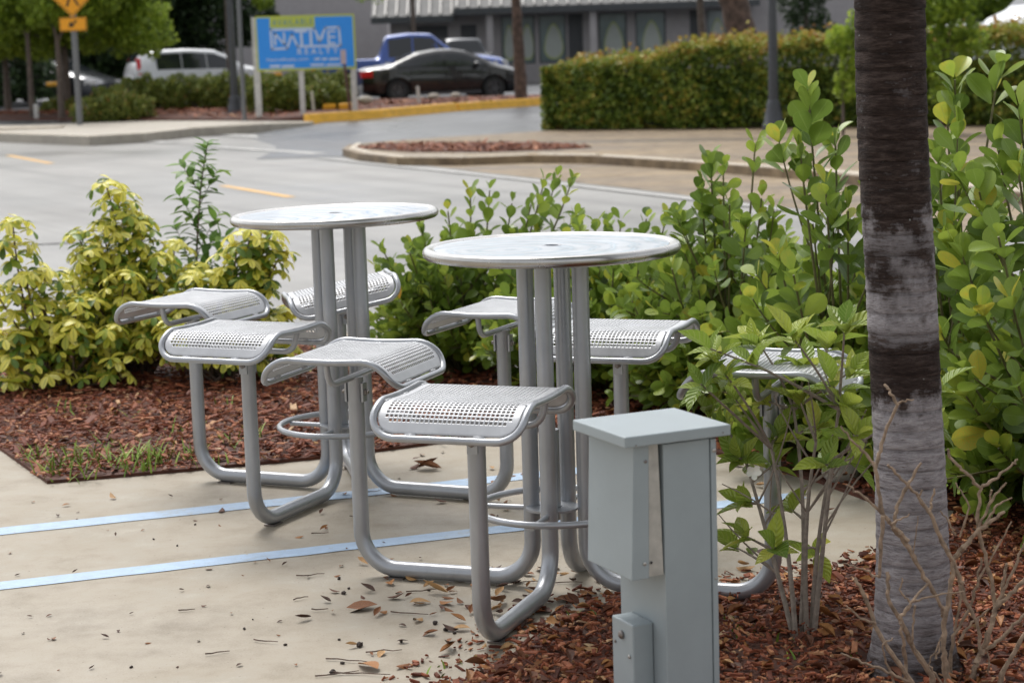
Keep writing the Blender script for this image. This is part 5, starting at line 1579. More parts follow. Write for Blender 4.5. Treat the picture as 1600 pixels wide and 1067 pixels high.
# ------------------------------------------------------------------ shop building
M['wall'] = simple('grey_stucco', (.34, .32, .325), .85, var=.06, scale=4, bstr=.1)
M['wall2'] = simple('light_grey_stucco', (.38, .36, .365), .85, var=.06, scale=3)
M['frame'] = simple('dark_window_frame', (.045, .048, .055), .45, var=.1)
M['rib'] = simple('silver_roof_rib', (.34, .33, .32), .5, .3)
M['roof'] = simple('silver_metal_roof', (.10, .10, .10), .6, .2, var=.2, scale=3)
M['fascia'] = simple('dark_fascia', (.05, .055, .06), .5, var=.15)
M['shopglass'] = simple('shop_glass', (.15, .20, .21), .12, .0, var=.25, scale=1.2, spec=.8)
M['decal'] = simple('pale_leaf_decal', (.40, .43, .40), .4, var=.1)
M['decal_g'] = simple('lime_leaf_outline', (.36, .42, .16), .4, var=.1)
BY = 78.0
bld = empty('shop_building', (P(900, 60, BY).x, BY, .3), 0, 'grey shop building with a ribbed metal roof and leaf decals on its windows', 'building')
bx0 = P(900, 60, BY).x
def X(px): return P(px, 60, BY).x - bx0
def Z(py, px=900): return P(px, py, BY).z - .3
bm = bmesh.new()
xa, xb = X(610), X(1345)
openings = [(783, 805, 'w'), (809, 836, 'w'), (842, 885, 'w'), (888, 911, 'd'), (935, 980, 'w'), (993, 1041, 'w'), (1078, 1098, 'd'), (1104, 1136, 'w'), (640, 700, 'g'), (720, 745, 'g')]
zt, zb = Z(21), Z(97)
ops = sorted(openings)
cur = xa
wtop = Z(2)
def wall_piece(x0, x1, z0, z1):
    if x1 - x0 > .01: box(bm, ((x0 + x1) / 2, .15, (z0 + z1) / 2), (x1 - x0, .3, z1 - z0))
for (p0, p1, k) in ops:
    wall_piece(cur, X(p0), -.3, wtop)
    bot = {'w': Z(98), 'd': -.3, 'g': -.3}[k]; top_ = Z(22) if k != 'g' else Z(34)
    wall_piece(X(p0), X(p1), top_, wtop)
    wall_piece(X(p0), X(p1), -.3, bot)
    cur = X(p1)
wall_piece(cur, xb, -.3, wtop)
obj('wall', bm, M['wall'], bld)
bm = bmesh.new(); box(bm, ((xa + xb) / 2, 6.4, 1.5), (xb - xa, 12, 4.4)); obj('back_block', bm, M['wall2'], bld)
for (p0, p1, k) in ops:
    x0, x1 = X(p0), X(p1)
    bot = Z(98) if k == 'w' else -.3; top_ = Z(22) if k != 'g' else Z(34)
    bm = bmesh.new(); f = .05 if k == 'w' else .12
    for (c, s) in ((((x0 + x1) / 2, .06, top_ - f / 2 - .003), (x1 - x0 - .006, .1, f)), (((x0 + x1) / 2, .06, bot + f / 2 + .003), (x1 - x0 - .006, .1, f)), ((x0 + f / 2 + .003, .06, (top_ + bot) / 2), (f, .1, top_ - bot - 2 * f - .01)), ((x1 - f / 2 - .003, .06, (top_ + bot) / 2), (f, .1, top_ - bot - 2 * f - .01))):
        box(bm, c, s)
    w = obj('door' if k == 'd' else 'window', bm, M['frame'], bld)
    bm = bmesh.new(); box(bm, ((x0 + x1) / 2, .09, (top_ + bot) / 2), (x1 - x0 - 2 * f, .02, top_ - bot - 2 * f))
    obj('pane', bm, M['shopglass'] if k == 'w' else M['frame'], w)
    if k == 'w' and x1 - x0 > .4:
        for s, mt, yy in ((1.0, M['decal_g'], .072), (.88, M['decal'], .066)):
            bm = bmesh.new(); vs = []
            cx, cz_ = (x0 + x1) / 2 + .04, (Z(60) + Z(62)) / 2 - .15
            hw, hh_ = min(.36, (x1 - x0) * .36) * s, .62 * s
            for q in range(20):
                a = q / 20 * 2 * math.pi
                xx = math.sin(a) * hw * (1 - .35 * math.cos(a)) ; zz = math.cos(a) * hh_ * (1.0 if math.cos(a) < 0 else 1.25)
                vs.append((cx + xx, yy, cz_ + zz))
            lo = [bm.verts.new(v) for v in vs]; hi = [bm.verts.new((v[0], v[1] + .004, v[2])) for v in vs]
            bm.faces.new(lo); bm.faces.new(hi[::-1])
            for q in range(20): bm.faces.new((lo[q], lo[(q + 1) % 20], hi[(q + 1) % 20], hi[q]))
            obj('leaf_decal', bm, mt, w)
# canopy roofs: ribbed metal, two levels
def ribroof(x0, x1, ze, dy, rise, name):
    bm = bmesh.new()
    hexa(bm, [(x0, -dy, ze - .06), (x1, -dy, ze - .06), (x1, 3, ze + rise - .06), (x0, 3, ze + rise - .06)], [(x0, -dy, ze), (x1, -dy, ze), (x1, 3, ze + rise), (x0, 3, ze + rise)])
    r = obj(name, bm, M['roof'], bld)
    n = int((x1 - x0) / .42)
    bm = bmesh.new()
    sh = .75
    for i in range(n + 1):
        x = x0 + .1 + i * .42
        if x > x1 - .05: break
        hexa(bm, [(x, -dy - .02, ze + .002), (x + .06, -dy - .02, ze + .002), (x + .06 + 0, 3, ze + rise + .002), (x, 3, ze + rise + .002)], [(x, -dy - .02, ze + .09), (x + .06, -dy - .02, ze + .09), (x + .06, 3, ze + rise + .09), (x, 3, ze + rise + .09)])
    o = obj('roof_ribs', bm, M['rib'], r); o['kind'] = 'stuff'
    bm = bmesh.new(); box(bm, ((x0 + x1) / 2, -dy - .04, ze - .13), (x1 - x0, .06, .24)); obj('fascia', bm, M['fascia'], r)
    bm = bmesh.new(); box(bm, ((x0 + x1) / 2, -dy / 2 - .02, ze - .20), (x1 - x0 - .01, dy - .05, .03)); obj('soffit', bm, M['fascia'], r)
    return r
ribroof(X(584), X(711), Z(27, 640), 1.2, 2.6, 'roof')
ribroof(X(711) + .01, X(1180), Z(9, 900), 1.5, 2.6, 'roof')
for px in (766, 925):
    bm = bmesh.new()
    box(bm, (X(px), -1.1, Z(9) / 2 - .22), (.25, .25, Z(9) + .1))
    obj('canopy_post', bm, M['wall2'], bld)
# plain block further back left, plain block right
def block(label, px0, px1, Y, h, mat, doors=()):
    x0, x1 = P(px0, 60, Y).x, P(px1, 60, Y).x
    r = empty('building_block', ((x0 + x1) / 2, Y, .3), 0, label, 'building')
    bm = bmesh.new(); box(bm, (0, 4, h / 2 - .3), (x1 - x0, 8, h + .6)); obj('wall', bm, mat, r)
    bm = bmesh.new(); box(bm, (0, 4, h + .08), (x1 - x0 + .3, 8.3, .14)); obj('parapet_cap', bm, M['fascia'], r)
    return r
block('plain light grey building behind the realty sign', 300, 606, 92, 6.5, M['wall2'])
block('plain grey building wall right of the shop', 1190, 1800, 90, 6.5, M['wall2'])
block('low dark grey building at the far left', -400, 210, 100, 5, M['wall'])

# ------------------------------------------------------------------ vehicles
def paint(name, col, metal=.2):
    m = simple(name, col, .25, metal, var=.04, scale=3, coat=.8)
    return m
M['white'] = paint('white_car_paint', (.66, .67, .69), 0)
M['blue'] = paint('blue_car_paint', (.035, .085, .33), .3)
M['black'] = paint('black_car_paint', (.004, .0045, .0055), 0)
M['grey'] = paint('grey_car_paint', (.07, .075, .085), .4)
M['glass'] = simple('tinted_car_glass', (.014, .017, .02), .08, var=.1, spec=.8)
M['tyre'] = simple('tyre_rubber', (.018, .018, .018), .8, var=.2)
M['rimm'] = simple('alloy_rim', (.10, .10, .105), .35, .8)
M['red'] = simple('red_lamp_lens', (.55, .012, .015), .2, var=.1)
M['clear'] = simple('headlamp_lens', (.6, .6, .6), .15, .3, var=.1)
def interp(tab, x):
    if x <= tab[0][0]: return tab[0][1]
    for a, b in zip(tab[:-1], tab[1:]):
        if x <= b[0]:
            t = (x - a[0]) / (b[0] - a[0])
            return a[1] + (b[1] - a[1]) * t
    return tab[-1][1]
class Car:
    def __init__(s, L, W, roof, belt, zb=.22): s.L, s.W, s.roof, s.belt, s.zb = L, W, roof, belt, zb
    def sm(s, tab, x): return (interp(tab, x - .07) + 2 * interp(tab, x) + interp(tab, x + .07)) / 4
    def zr(s, x): return max(s.sm(s.roof, x), s.zbelt(x) + .03)
    def zbelt(s, x): return s.sm(s.belt, x)
    def w(s, x):
        e = min(x, s.L - x)
        return s.W / 2 * (1 - .16 * max(0, 1 - e / .55) ** 2)
    def wt(s, x): return s.w(x) * (.95 - .26 * min(1, max(0, s.zr(x) - s.zbelt(x)) / .55))
    def side(s, x, t, off=.0):
        wb, wt = s.w(x) * .985, s.wt(x); zb, zt = s.zbelt(x), s.zr(x) - .05
        return (x, lerp(wb, wt, t) + off, lerp(zb, zt, t))
def vehicle(name, label, cat, car, loc, rz, mat, wheels, wr, side_windows, glass_x, tail, head, extra=None, group=None):
    root = empty(name, loc, rz, label, cat, group)
    half = car.L / 2
    bm = bmesh.new()
    n = 56; rows = []
    for i in range(n + 1):
        x = car.L * i / n
        e = min(x, car.L - x)
        lift = .10 * max(0, 1 - e / .25)
        w, wt, zb, zr, zq = car.w(x), car.wt(x), car.zbelt(x), car.zr(x), car.zb + lift
        prof_ = [(0, zq), (w * .86, zq), (w * .97, zq + .10), (w, (zq + zb) / 2), (w * .985, zb), (wt, zr - .05), (wt - .10, zr), (0, zr + .012)]
        rows.append([bm.verts.new((x - half, y, z)) for y, z in prof_] + [bm.verts.new((x - half, -y, z)) for y, z in prof_[-2:0:-1]])
    m_ = len(rows[0])
    for A, B in zip(rows[:-1], rows[1:]):
        for k in range(m_): bm.faces.new((A[k], A[(k + 1) % m_], B[(k + 1) % m_], B[k]))
    bm.faces.new(rows[0]); bm.faces.new(rows[-1][::-1])
    body = obj('body', bm, mat, root, smooth=True)
    # wheel wells cut out
    bmc = bmesh.new()
    for wx in wheels:
        for sg in (-1, 1):
            ret = bmesh.ops.create_cone(bmc, cap_ends=True, segments=28, radius1=wr + .055, radius2=wr + .055, depth=.5, matrix=Matrix.Translation((wx - half, sg * (car.W / 2 - .05), wr)) @ Matrix.Rotation(math.pi / 2, 4, 'X'))
    cut = obj('cutter', bmc, M['tyre'])
    cut.matrix_world = Matrix.Translation(loc) @ Matrix.Rotation(rz, 4, 'Z')
    md = body.modifiers.new('wells', 'BOOLEAN'); md.object = cut; md.operation = 'DIFFERENCE'; md.solver = 'EXACT'
    bpy.context.view_layer.update()
    dg = bpy.context.evaluated_depsgraph_get()
    me2 = bpy.data.meshes.new_from_object(body.evaluated_get(dg))
    body.modifiers.clear(); body.data = me2
    bpy.data.objects.remove(cut)
    for wx in wheels:
        for sg in (-1, 1):
            bm = bmesh.new()
            lathe(bm, [(wr * .62, -.10), (wr * .92, -.10), (wr, -.06), (wr, .06), (wr * .92, .10), (wr * .62, .10)], 28)
            t_ = obj('wheel', bm, M['tyre'], root, loc=(wx - half, sg * (car.W / 2 - .13), wr), rot=(sg * -math.pi / 2, 0, 0), smooth=True)
            bm = bmesh.new()
            lathe(bm, [(0, .075), (wr * .18, .08), (wr * .2, .06)], 16)
            for k in range(5):
                a = k * 2 * math.pi / 5; box(bm, (math.cos(a) * wr * .36, math.sin(a) * wr * .36, .06), (wr * .52, .05, .03), a)
            lathe(bm, [(wr * .56, .09), (wr * .63, .09), (wr * .63, -.09), (wr * .56, -.09), (wr * .56, .09)], 24)
            lathe(bm, [(0, -.03), (wr * .56, -.03)], 24)
            obj('rim', bm, M['rimm'], t_)
    # side glass
    for (x0, x1, t0, t1) in side_windows:
        for sg in (-1, 1):
            bm = bmesh.new(); cols = 14; A = []; 
            for i in range(cols + 1):
                x = lerp(x0, x1, i / cols)
                h = car.zr(x) - .05 - car.zbelt(x)
                tt1 = max(t0 + .01, 1 - max(.07, .0) / max(h, .08)) if h > .09 else t0 + .01
                lo = car.side(x, t0, .008); hi = car.side(x, min(t1, tt1), .008)
                A.append([bm.verts.new((p[0] - half, sg * p[1], p[2])) for p in (lo, hi)])
                
            for a, b in zip(A[:-1], A[1:]): bm.faces.new((a[0], b[0], b[1], a[1]) if sg < 0 else (a[0], a[1], b[1], b[0]))
            obj('side_window', bm, M['glass'], root, smooth=True)
    for nm, (x0, x1) in zip(('rear_window', 'windscreen'), glass_x):
        bm = bmesh.new(); A = []
        for i in range(9):
            x = lerp(x0, x1, i / 8); r_ = []
            for j in range(7):
                y = lerp(-1, 1, j / 6) * (car.wt(x) - .10)
                r_.append(bm.verts.new((x - half, y, car.zr(x) + .014)))
            A.append(r_)
        for a, b in zip(A[:-1], A[1:]):
            for j in range(6): bm.faces.new((a[j], b[j], b[j + 1], a[j + 1]))
        obj(nm, bm, M['glass'], root, smooth=True)
    # lamps hug the rear and front corners
    for (x, z0, z1, back, mt, nm) in tail + head:
        for sg in (-1, 1):
            bm = bmesh.new()
            xs = (x, x + back); 
            lo = []; hi = []
            def yz(xx, zz):
                xx = min(max(xx, 0), car.L); zb_, zt_ = car.zbelt(xx), car.zr(xx) - .05
                if zz <= zb_ or zt_ - zb_ < .06: return car.w(xx)
                return lerp(car.w(xx) * .985, car.wt(xx), min(1, (zz - zb_) / (zt_ - zb_)))
            for xx, dy in ((xs[0], -.35 if z1 < 1.2 else -.12), (xs[0], -.0), (xs[1], .012), (xs[1], -.1)):
                lo.append((xx - half, (yz(xx, z0) + dy) * sg, z0)); hi.append((xx - half, (yz(xx, z1) + dy) * sg, z1))
            if sg < 0: lo.reverse(); hi.reverse()
            hexa(bm, lo, hi); obj(nm, bm, mt, root, bevel=.01)
    # door gaps, handles, mirror, bumper strip
    for sg in (-1, 1):
        for (hx_, hz) in (extra or {}).get('handles', ()):
            bm = bmesh.new(); y = car.w(hx_) * .995
            box(bm, (hx_ - half, sg * (y + .012), hz), (.18, .03, .035)); obj('door_handle', bm, mat, root, bevel=.006)
        for gx in (extra or {}).get('gaps', ()):
            bm = bmesh.new(); y = car.w(gx)
            box(bm, (gx - half, sg * (y * .99 + .002), (car.zb + .12 + car.zbelt(gx)) / 2), (.012, .02, car.zbelt(gx) - car.zb - .16)); obj('door_gap', bm, M['dark'], root)
        mx_ = (extra or {}).get('mirror')
        if mx_:
            bm = bmesh.new(); bmesh.ops.create_icosphere(bm, subdivisions=2, radius=1)
            o = obj('wing_mirror', bm, mat, root, loc=(mx_ - half, sg * (car.w(mx_) + .10), car.zbelt(mx_) + .08), smooth=True); o.scale = (.09, .12, .08)
        bm = bmesh.new(); box(bm, (0, sg * (car.W / 2 * .985), car.zb + .05), (car.L * .42, .03, .09)); obj('sill_trim', bm, (extra or {}).get('sill', M['dark']), root, bevel=.01)
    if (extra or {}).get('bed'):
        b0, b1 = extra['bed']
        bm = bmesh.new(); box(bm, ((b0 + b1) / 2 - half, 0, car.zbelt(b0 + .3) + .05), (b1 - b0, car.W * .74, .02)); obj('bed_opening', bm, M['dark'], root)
    return root
sed = Car(4.7, 1.82, [(0, .90), (.12, .98), (.55, 1.03), (.8, 1.06), (1.55, 1.36), (2.1, 1.44), (2.6, 1.45), (3.0, 1.38), (3.75, 1.02), (4.4, .84), (4.7, .62)],
          [(0, .84), (.2, .92), (.9, .97), (2.5, .93), (3.7, .93), (4.3, .80), (4.7, .58)], .19)
def at_lot(px, Y): p = P(px, 100, Y); return (p.x, Y, zlot(Y) + .002)
vehicle('parked_car', 'black sedan parked behind the yellow kerb, right of the realty sign', 'car', sed, at_lot(687, 57), math.radians(13), M['black'], (.98, 3.72), .33,
        [(1.02, 2.28, .12, .93), (2.34, 3.42, .12, .93)], [(.86, 1.5), (2.98, 3.66)], [(-.02, .72, .90, .30, M['red'], 'tail_lamp')], [(4.32, .60, .74, .36, M['clear'], 'headlamp')],
        {'handles': ((1.7, .82), (2.75, .80)), 'gaps': (1.35, 2.32, 3.38), 'mirror': 3.2, 'sill': M['grey']})
suv = Car(4.55, 1.82, [(0, 1.02), (.05, 1.3), (.28, 1.58), (.8, 1.66), (1.8, 1.68), (2.6, 1.62), (3.0, 1.46), (3.5, 1.12), (4.2, .98), (4.55, .74)],
          [(0, .92), (.2, 1.0), (1.0, 1.02), (3.4, 1.0), (4.2, .93), (4.55, .68)], .22)
vehicle('parked_car', 'white sport utility car parked behind the olive hedge, left of the realty sign', 'car', suv, at_lot(312, 64), math.radians(22), M['white'], (.86, 3.5), .35,
        [(.72, 1.5, .06, .93), (1.53, 2.3, .06, .93), (2.33, 3.25, .06, .93)], [(.08, .42), (2.72, 3.42)], [(.12, .92, 1.42, .13, M['red'], 'tail_lamp')], [(4.15, .72, .88, .36, M['clear'], 'headlamp')],
        {'handles': ((1.75, .93), (2.7, .92)), 'gaps': (1.5, 2.32, 3.3), 'mirror': 3.12})
pick = Car(5.9, 2.0, [(0, 1.18), (2.0, 1.20), (2.08, 1.5), (2.2, 1.86), (2.9, 1.93), (3.6, 1.90), (4.3, 1.32), (5.2, 1.20), (5.7, 1.12), (5.9, .9)],
           [(0, 1.15), (2.0, 1.17), (4.2, 1.16), (5.2, 1.12), (5.7, 1.02), (5.9, .8)], .38)
vehicle('pickup_truck', 'bright blue pickup truck parked behind the black sedan', 'pickup truck', pick, at_lot(640, 61), math.radians(5), M['blue'], (1.1, 4.8), .42,
        [(2.3, 3.0, .08, .93), (3.05, 4.1, .08, .93)], [(2.03, 2.16), (3.62, 4.28)], [(-.02, .85, 1.12, .12, M['red'], 'tail_lamp')], [(5.45, .82, 1.04, .42, M['clear'], 'headlamp')],
        {'handles': ((2.6, 1.02), (3.5, 1.02)), 'gaps': (2.2, 3.02, 4.15), 'mirror': 4.05, 'bed': (.15, 1.9)})
jeep = Car(4.2, 1.85, [(0, 1.0), (.06, 1.7), (.3, 1.78), (2.2, 1.80), (2.5, 1.74), (2.85, 1.18), (4.0, 1.08), (4.2, .9)], [(0, .98), (2.8, 1.08), (4.0, 1.02), (4.2, .8)], .4)
vehicle('parked_car', 'grey boxy vehicle seen past the hood of the blue pickup', 'car', jeep, at_lot(722, 74), math.radians(-75), M['grey'], (.8, 3.3), .38,
        [(.2, 1.2, .08, .9), (1.25, 2.5, .08, .9)], [(.02, .05), (2.52, 2.82)], [(-.02, .8, 1.0, .1, M['red'], 'tail_lamp')], [(3.9, .8, .98, .3, M['clear'], 'headlamp')], {'gaps': (1.22,), 'mirror': 2.4})
vehicle('parked_car', 'white vehicle half hidden by the trees, left of the white sport utility car', 'car', suv, at_lot(160, 92), math.radians(-92), M['white'], (.86, 3.5), .35,
        [(.72, 1.5, .06, .93), (1.53, 2.3, .06, .93), (2.33, 3.25, .06, .93)], [(.08, .42), (2.72, 3.42)], [(.12, .92, 1.42, .13, M['red'], 'tail_lamp')], [(4.15, .72, .88, .36, M['clear'], 'headlamp')], {'mirror': 3.12})
vehicle('parked_car', 'dark grey car half hidden behind the forked tree at the far left', 'car', sed, at_lot(75, 68), math.radians(-22), M['grey'], (.98, 3.72), .33,
        [(1.02, 2.28, .12, .93), (2.34, 3.42, .12, .93)], [(.86, 1.5), (2.98, 3.66)], [(-.02, .72, .90, .30, M['red'], 'tail_lamp')], [(4.32, .60, .74, .36, M['clear'], 'headlamp')], {'mirror': 3.2})
def at_r(px, Y): p = P(px, 100, Y); return (p.x, Y, .25)
vehicle('parked_car', 'white sport utility car seen through the young tree right of the palm', 'car', suv, at_r(1465, 60), math.radians(200), M['white'], (.86, 3.5), .35,
        [(.72, 1.5, .06, .93), (1.53, 2.3, .06, .93), (2.33, 3.25, .06, .93)], [(.08, .42), (2.72, 3.42)], [(.12, .92, 1.42, .13, M['red'], 'tail_lamp')], [(4.15, .72, .88, .36, M['clear'], 'headlamp')], {'handles': ((1.75, .93), (2.7, .92)), 'gaps': (1.5, 2.32, 3.3), 'mirror': 3.12})
van = Car(5.2, 2.0, [(0, 1.2), (.06, 2.1), (.3, 2.2), (3.6, 2.2), (4.0, 2.1), (4.6, 1.35), (5.1, 1.15), (5.2, .9)], [(0, 1.1), (4.4, 1.15), (5.1, 1.05), (5.2, .8)], .3)
bm = bmesh.new(); box(bm, (24, 44, .30), (30.4, 13, .84)); tag(obj('raised_parking_pad', bm, M['asphalt']), 'raised asphalt pad behind the clipped hedge at right', kind='structure')
vehicle('parked_van', 'white van at the top right corner, above the hedge', 'van', van, (at_r(1745, 40)[0], 40.0, .722), math.radians(187), M['white'], (1.0, 4.2), .37,
        [(2.7, 3.4, .08, .85), (3.45, 4.4, .08, .9)], [(.02, .06), (4.02, 4.55)], [(-.02, .8, 1.2, .1, M['red'], 'tail_lamp')], [(4.85, .75, .95, .3, M['clear'], 'headlamp')], {'gaps': (3.42, 4.4), 'mirror': 4.3})

# ------------------------------------------------------------------ signs, lamp posts and street furniture
M['lampgrey'] = simple('dark_grey_post_paint', (.055, .06, .07), .45, var=.15)
M['galvpost'] = simple('galvanised_post', (.17, .175, .18), .5, .3, var=.15)
M['yellow'] = simple('yellow_sign_sheet', (.85, .36, .008), .45, var=.04)
M['blackp'] = simple('black_print', (.012, .012, .012), .5, var=.1)
M['whitepost'] = simple('weathered_white_paint', (.58, .57, .54), .6, var=.12, scale=6)
M['signblue'] = simple('sign_blue', (.028, .30, .88), .4, var=.03)
M['signlime'] = simple('sign_lime', (.52, .58, .06), .4, var=.04)
M['signwhite'] = simple('sign_pale_blue_print', (.55, .66, .85), .45, var=.03)
M['signdark'] = simple('sign_teal_print', (.12, .28, .35), .45, var=.03)

def lamp_post(base, h, r, label):
    root = empty('lamp_post', base, 0, label, 'lamp post')
    bm = bmesh.new()
    lathe(bm, [(0, 0), (r * 2.3, 0), (r * 2.35, .12), (r * 2.0, .16), (r * 1.75, .34), (r * 1.45, .42), (r * 1.5, .48), (r * 1.1, .56)], 24)
    obj('base', bm, M['lampgrey'], root, smooth=True)
    bm = bmesh.new(); lathe(bm, [(r * 1.05, .5), (r * .7, h), (0, h)], 20); obj('pole', bm, M['lampgrey'], root, smooth=True)
    bm = bmesh.new(); lathe(bm, [(0, h), (.16, h + .02), (.2, h + .1), (.15, h + .14)], 20); hd = obj('lamp_head', bm, M['lampgrey'], root, smooth=True)
    bm = bmesh.new(); lathe(bm, [(.14, h + .14), (.2, h + .3), (.18, h + .5), (.05, h + .62), (0, h + .63)], 20); obj('globe', bm, M['whitepost'], hd, smooth=True)
g = G(1209, 206, 0); lamp_post((g.x, g.y, 0), 4.2, .088, 'dark grey lamp post in front of the clipped hedge')
g = P(368, 182, 50.8); lamp_post((g.x, 50.8, .07), 4.8, .10, 'dark grey lamp post left of the blue realty sign')
def pole(name, label, px0, py0, px1, py1, Y, r, z0, mat, cat='pole', top=None):
    a = P(px0, py0, Y); b = P(px1, py1, Y)
    root = empty(name, (a.x, Y, z0), 0, label, cat)
    bm = bmesh.new(); h = top if top else b.z - z0
    tube(bm, [(0, 0, -.2), (b.x - a.x if not top else 0, 0, h)], r, 12); o = obj('pole', bm, mat, root, smooth=True)
    return root
pole('sign_pole', 'thin grey sign pole between the lamp post and realty sign', 382, 189, 372, 0, 48.0, .055, 0, M['galvpost'], top=4.5)

def poly_plate(pts, th, y0=0.0):
    bm = bmesh.new()
    lo = [bm.verts.new((x, y0, z)) for x, z in pts]; hi = [bm.verts.new((x, y0 + th, z)) for x, z in pts]
    bm.faces.new(lo); bm.faces.new(hi[::-1])
    for k in range(len(pts)):
        j = (k + 1) % len(pts); bm.faces.new((lo[k], lo[j], hi[j], hi[k]))
    return bm
# pedestrian crossing sign
CY = 49.0
cb_ = P(125, 196, CY)
cs = empty('crossing_sign', (cb_.x, CY, .0), 0, 'yellow diamond pedestrian crossing sign with arrow plate on a grey pole', 'road sign')
bm = bmesh.new(); tube(bm, [(0, 0, -.15), (0, 0, 4.0)], .075, 12); obj('pole', bm, M['galvpost'], cs, smooth=True)
tcn = P(111, -9, CY); dx, dz = tcn.x - cb_.x, tcn.z
def rrect(cx, cz, hw, hz, r, rot=0.0, n=5):
    o = []
    for q, (sx, sz) in enumerate(((1, 1), (-1, 1), (-1, -1), (1, -1))):
        for k in range(n + 1):
            a = q * math.pi / 2 + k / n * math.pi / 2
            o.append((sx * (hw - r) + r * math.cos(a), sz * (hz - r) + r * math.sin(a)))
    c, s = math.cos(rot), math.sin(rot)
    return [(cx + x * c - z * s, cz + x * s + z * c) for x, z in o]
xs_ = 0.0
d_ = obj('diamond_plate', poly_plate(rrect(xs_, dz, .40, .40, .05, math.pi / 4), .004, -.085), M['yellow'], cs)
# border line, pedestrian figure legs and body
bm = bmesh.new()
o1 = rrect(xs_, dz, .375, .375, .045, math.pi / 4); i1 = rrect(xs_, dz, .360, .360, .04, math.pi / 4)
vo = [bm.verts.new((x, -.088, z)) for x, z in o1]; vi = [bm.verts.new((x, -.088, z)) for x, z in i1]
for k in range(len(vo)): bm.faces.new((vo[k], vo[(k + 1) % len(vo)], vi[(k + 1) % len(vo)], vi[k]))
obj('border', bm, M['blackp'], d_)
def limb(bm, a, b, w, y=-.089):
    a = Vector(a); b = Vector(b); d = (b - a).normalized(); n_ = Vector((-d.y, d.x)) * w / 2
    vs = [bm.verts.new((p.x, y, p.y)) for p in (a - n_, b - n_, b + n_, a + n_)]; bm.faces.new(vs)
bm = bmesh.new()
z0 = dz
for a, b, w in (((0, .02), (0, .20), .10), ((-.01, .03), (-.12, -.30), .055), ((.01, .03), (.05, -.10), .06), ((.05, -.10), (.16, -.29), .05), ((0, .18), (-.15, .03), .035), ((0, .18), (.14, .06), .035)):
    limb(bm, (a[0] + xs_, a[1] + z0), (b[0] + xs_, b[1] + z0), w)
ret = bmesh.ops.create_circle(bm, cap_ends=True, segments=16, radius=.05, matrix=Matrix.Translation((xs_, -.089, z0 + .28)) @ Matrix.Rotation(math.pi / 2, 4, 'X'))
obj('walking_figure', bm, M['blackp'], d_)
pc = P(114, 38.5, CY).z
a_ = obj('arrow_plate', poly_plate(rrect(xs_, pc, .33, .165, .03), .004, -.085), M['yellow'], cs)
bm = bmesh.new()
limb(bm, (.09 + xs_, pc + .085), (-.02 + xs_, pc - .01), .05)
vs = [bm.verts.new((x + xs_, -.089, z + pc)) for x, z in ((-.11, -.075), (.045, -.055), (-.075, .075))]; bm.faces.new(vs)
obj('arrow', bm, M['blackp'], a_)
bm = bmesh.new(); bo = rrect(xs_, pc, .315, .15, .025); bi = rrect(xs_, pc, .303, .138, .02)
vo = [bm.verts.new((x, -.088, z)) for x, z in bo]; vi = [bm.verts.new((x, -.088, z)) for x, z in bi]
for k in range(len(vo)): bm.faces.new((vo[k], vo[(k + 1) % len(vo)], vi[(k + 1) % len(vo)], vi[k]))
obj('border', bm, M['blackp'], a_)

# realty sign; sign face units: the 1067 px wide enlargement of the photo
SY2 = 48.2
so = P(399.3, 26.8, SY2)
k_ = 1 / 5.928 / FPX * SY2 * 1.0
root = empty('realty_sign', (P(478, 180, SY2).x, SY2, .05), 0, 'blue AVAILABLE NATIVE REALTY board on white posts', 'sign')
ox = root.location.x; oz = root.location.z
def S(u, v):
    p = P(390 + u / 5.928, 15 + v / 5.928, SY2)
    return (p.x - ox, p.z - oz)
tl, tr_, br_, bl_ = S(55, 68), S(968, 45), S(992, 548), S(80, 574)
def plate(name, pts, mat, y, th=.006, parent=None):
    if sum(pts[i][0] * pts[(i + 1) % len(pts)][1] - pts[(i + 1) % len(pts)][0] * pts[i][1] for i in range(len(pts))) < 0: pts = pts[::-1]
    return obj(name, poly_plate(pts, th, y), mat, parent)
board = plate('board', [tl, tr_, br_, bl_], M['signlime'], -.10, .03, root)
plate('blue_panel', [S(66, 84), S(953, 62), S(975, 530), S(94, 556)], M['signblue'], -.104, .0035, board)
plate('available_panel', [S(190, 82), S(604, 72), S(606, 166), S(192, 176)], M['signlime'], -.108, .0035, board)
bm = bmesh.new()
def stroke(pts, w, closed=False, y=-.110):
    q = [S(*p) for p in pts]
    if closed: q.append(q[0])
    for a, b in zip(q[:-1], q[1:]):
        a = Vector(a); b = Vector(b); d = (b - a).normalized() * w * .35
        limb(bm, a - d, b + d, w, y)
sw = 20 * k_
stroke([(200, 192), (600, 180), (655, 290), (705, 172), (830, 168), (845, 338), (450, 345), (396, 232), (352, 362), (212, 370)], sw, True)
stroke([(242, 330), (238, 225), (330, 328), (322, 222)], 19 * k_, y=-.1105)
stroke([(425, 205), (530, 202)], 22 * k_, y=-.1105); stroke([(480, 205), (488, 325)], 24 * k_, y=-.1108)
stroke([(568, 200), (574, 322)], 24 * k_, y=-.1105)
stroke([(628, 255), (652, 300), (680, 250)], 20 * k_, y=-.1111)
stroke([(732, 210), (738, 318)], 20 * k_, y=-.1105)
for v in (206, 258, 316): stroke([(732, v), (792, v - 2)], 17 * k_, y=-.1108)
obj('native_lettering', bm, M['signwhite'], board)
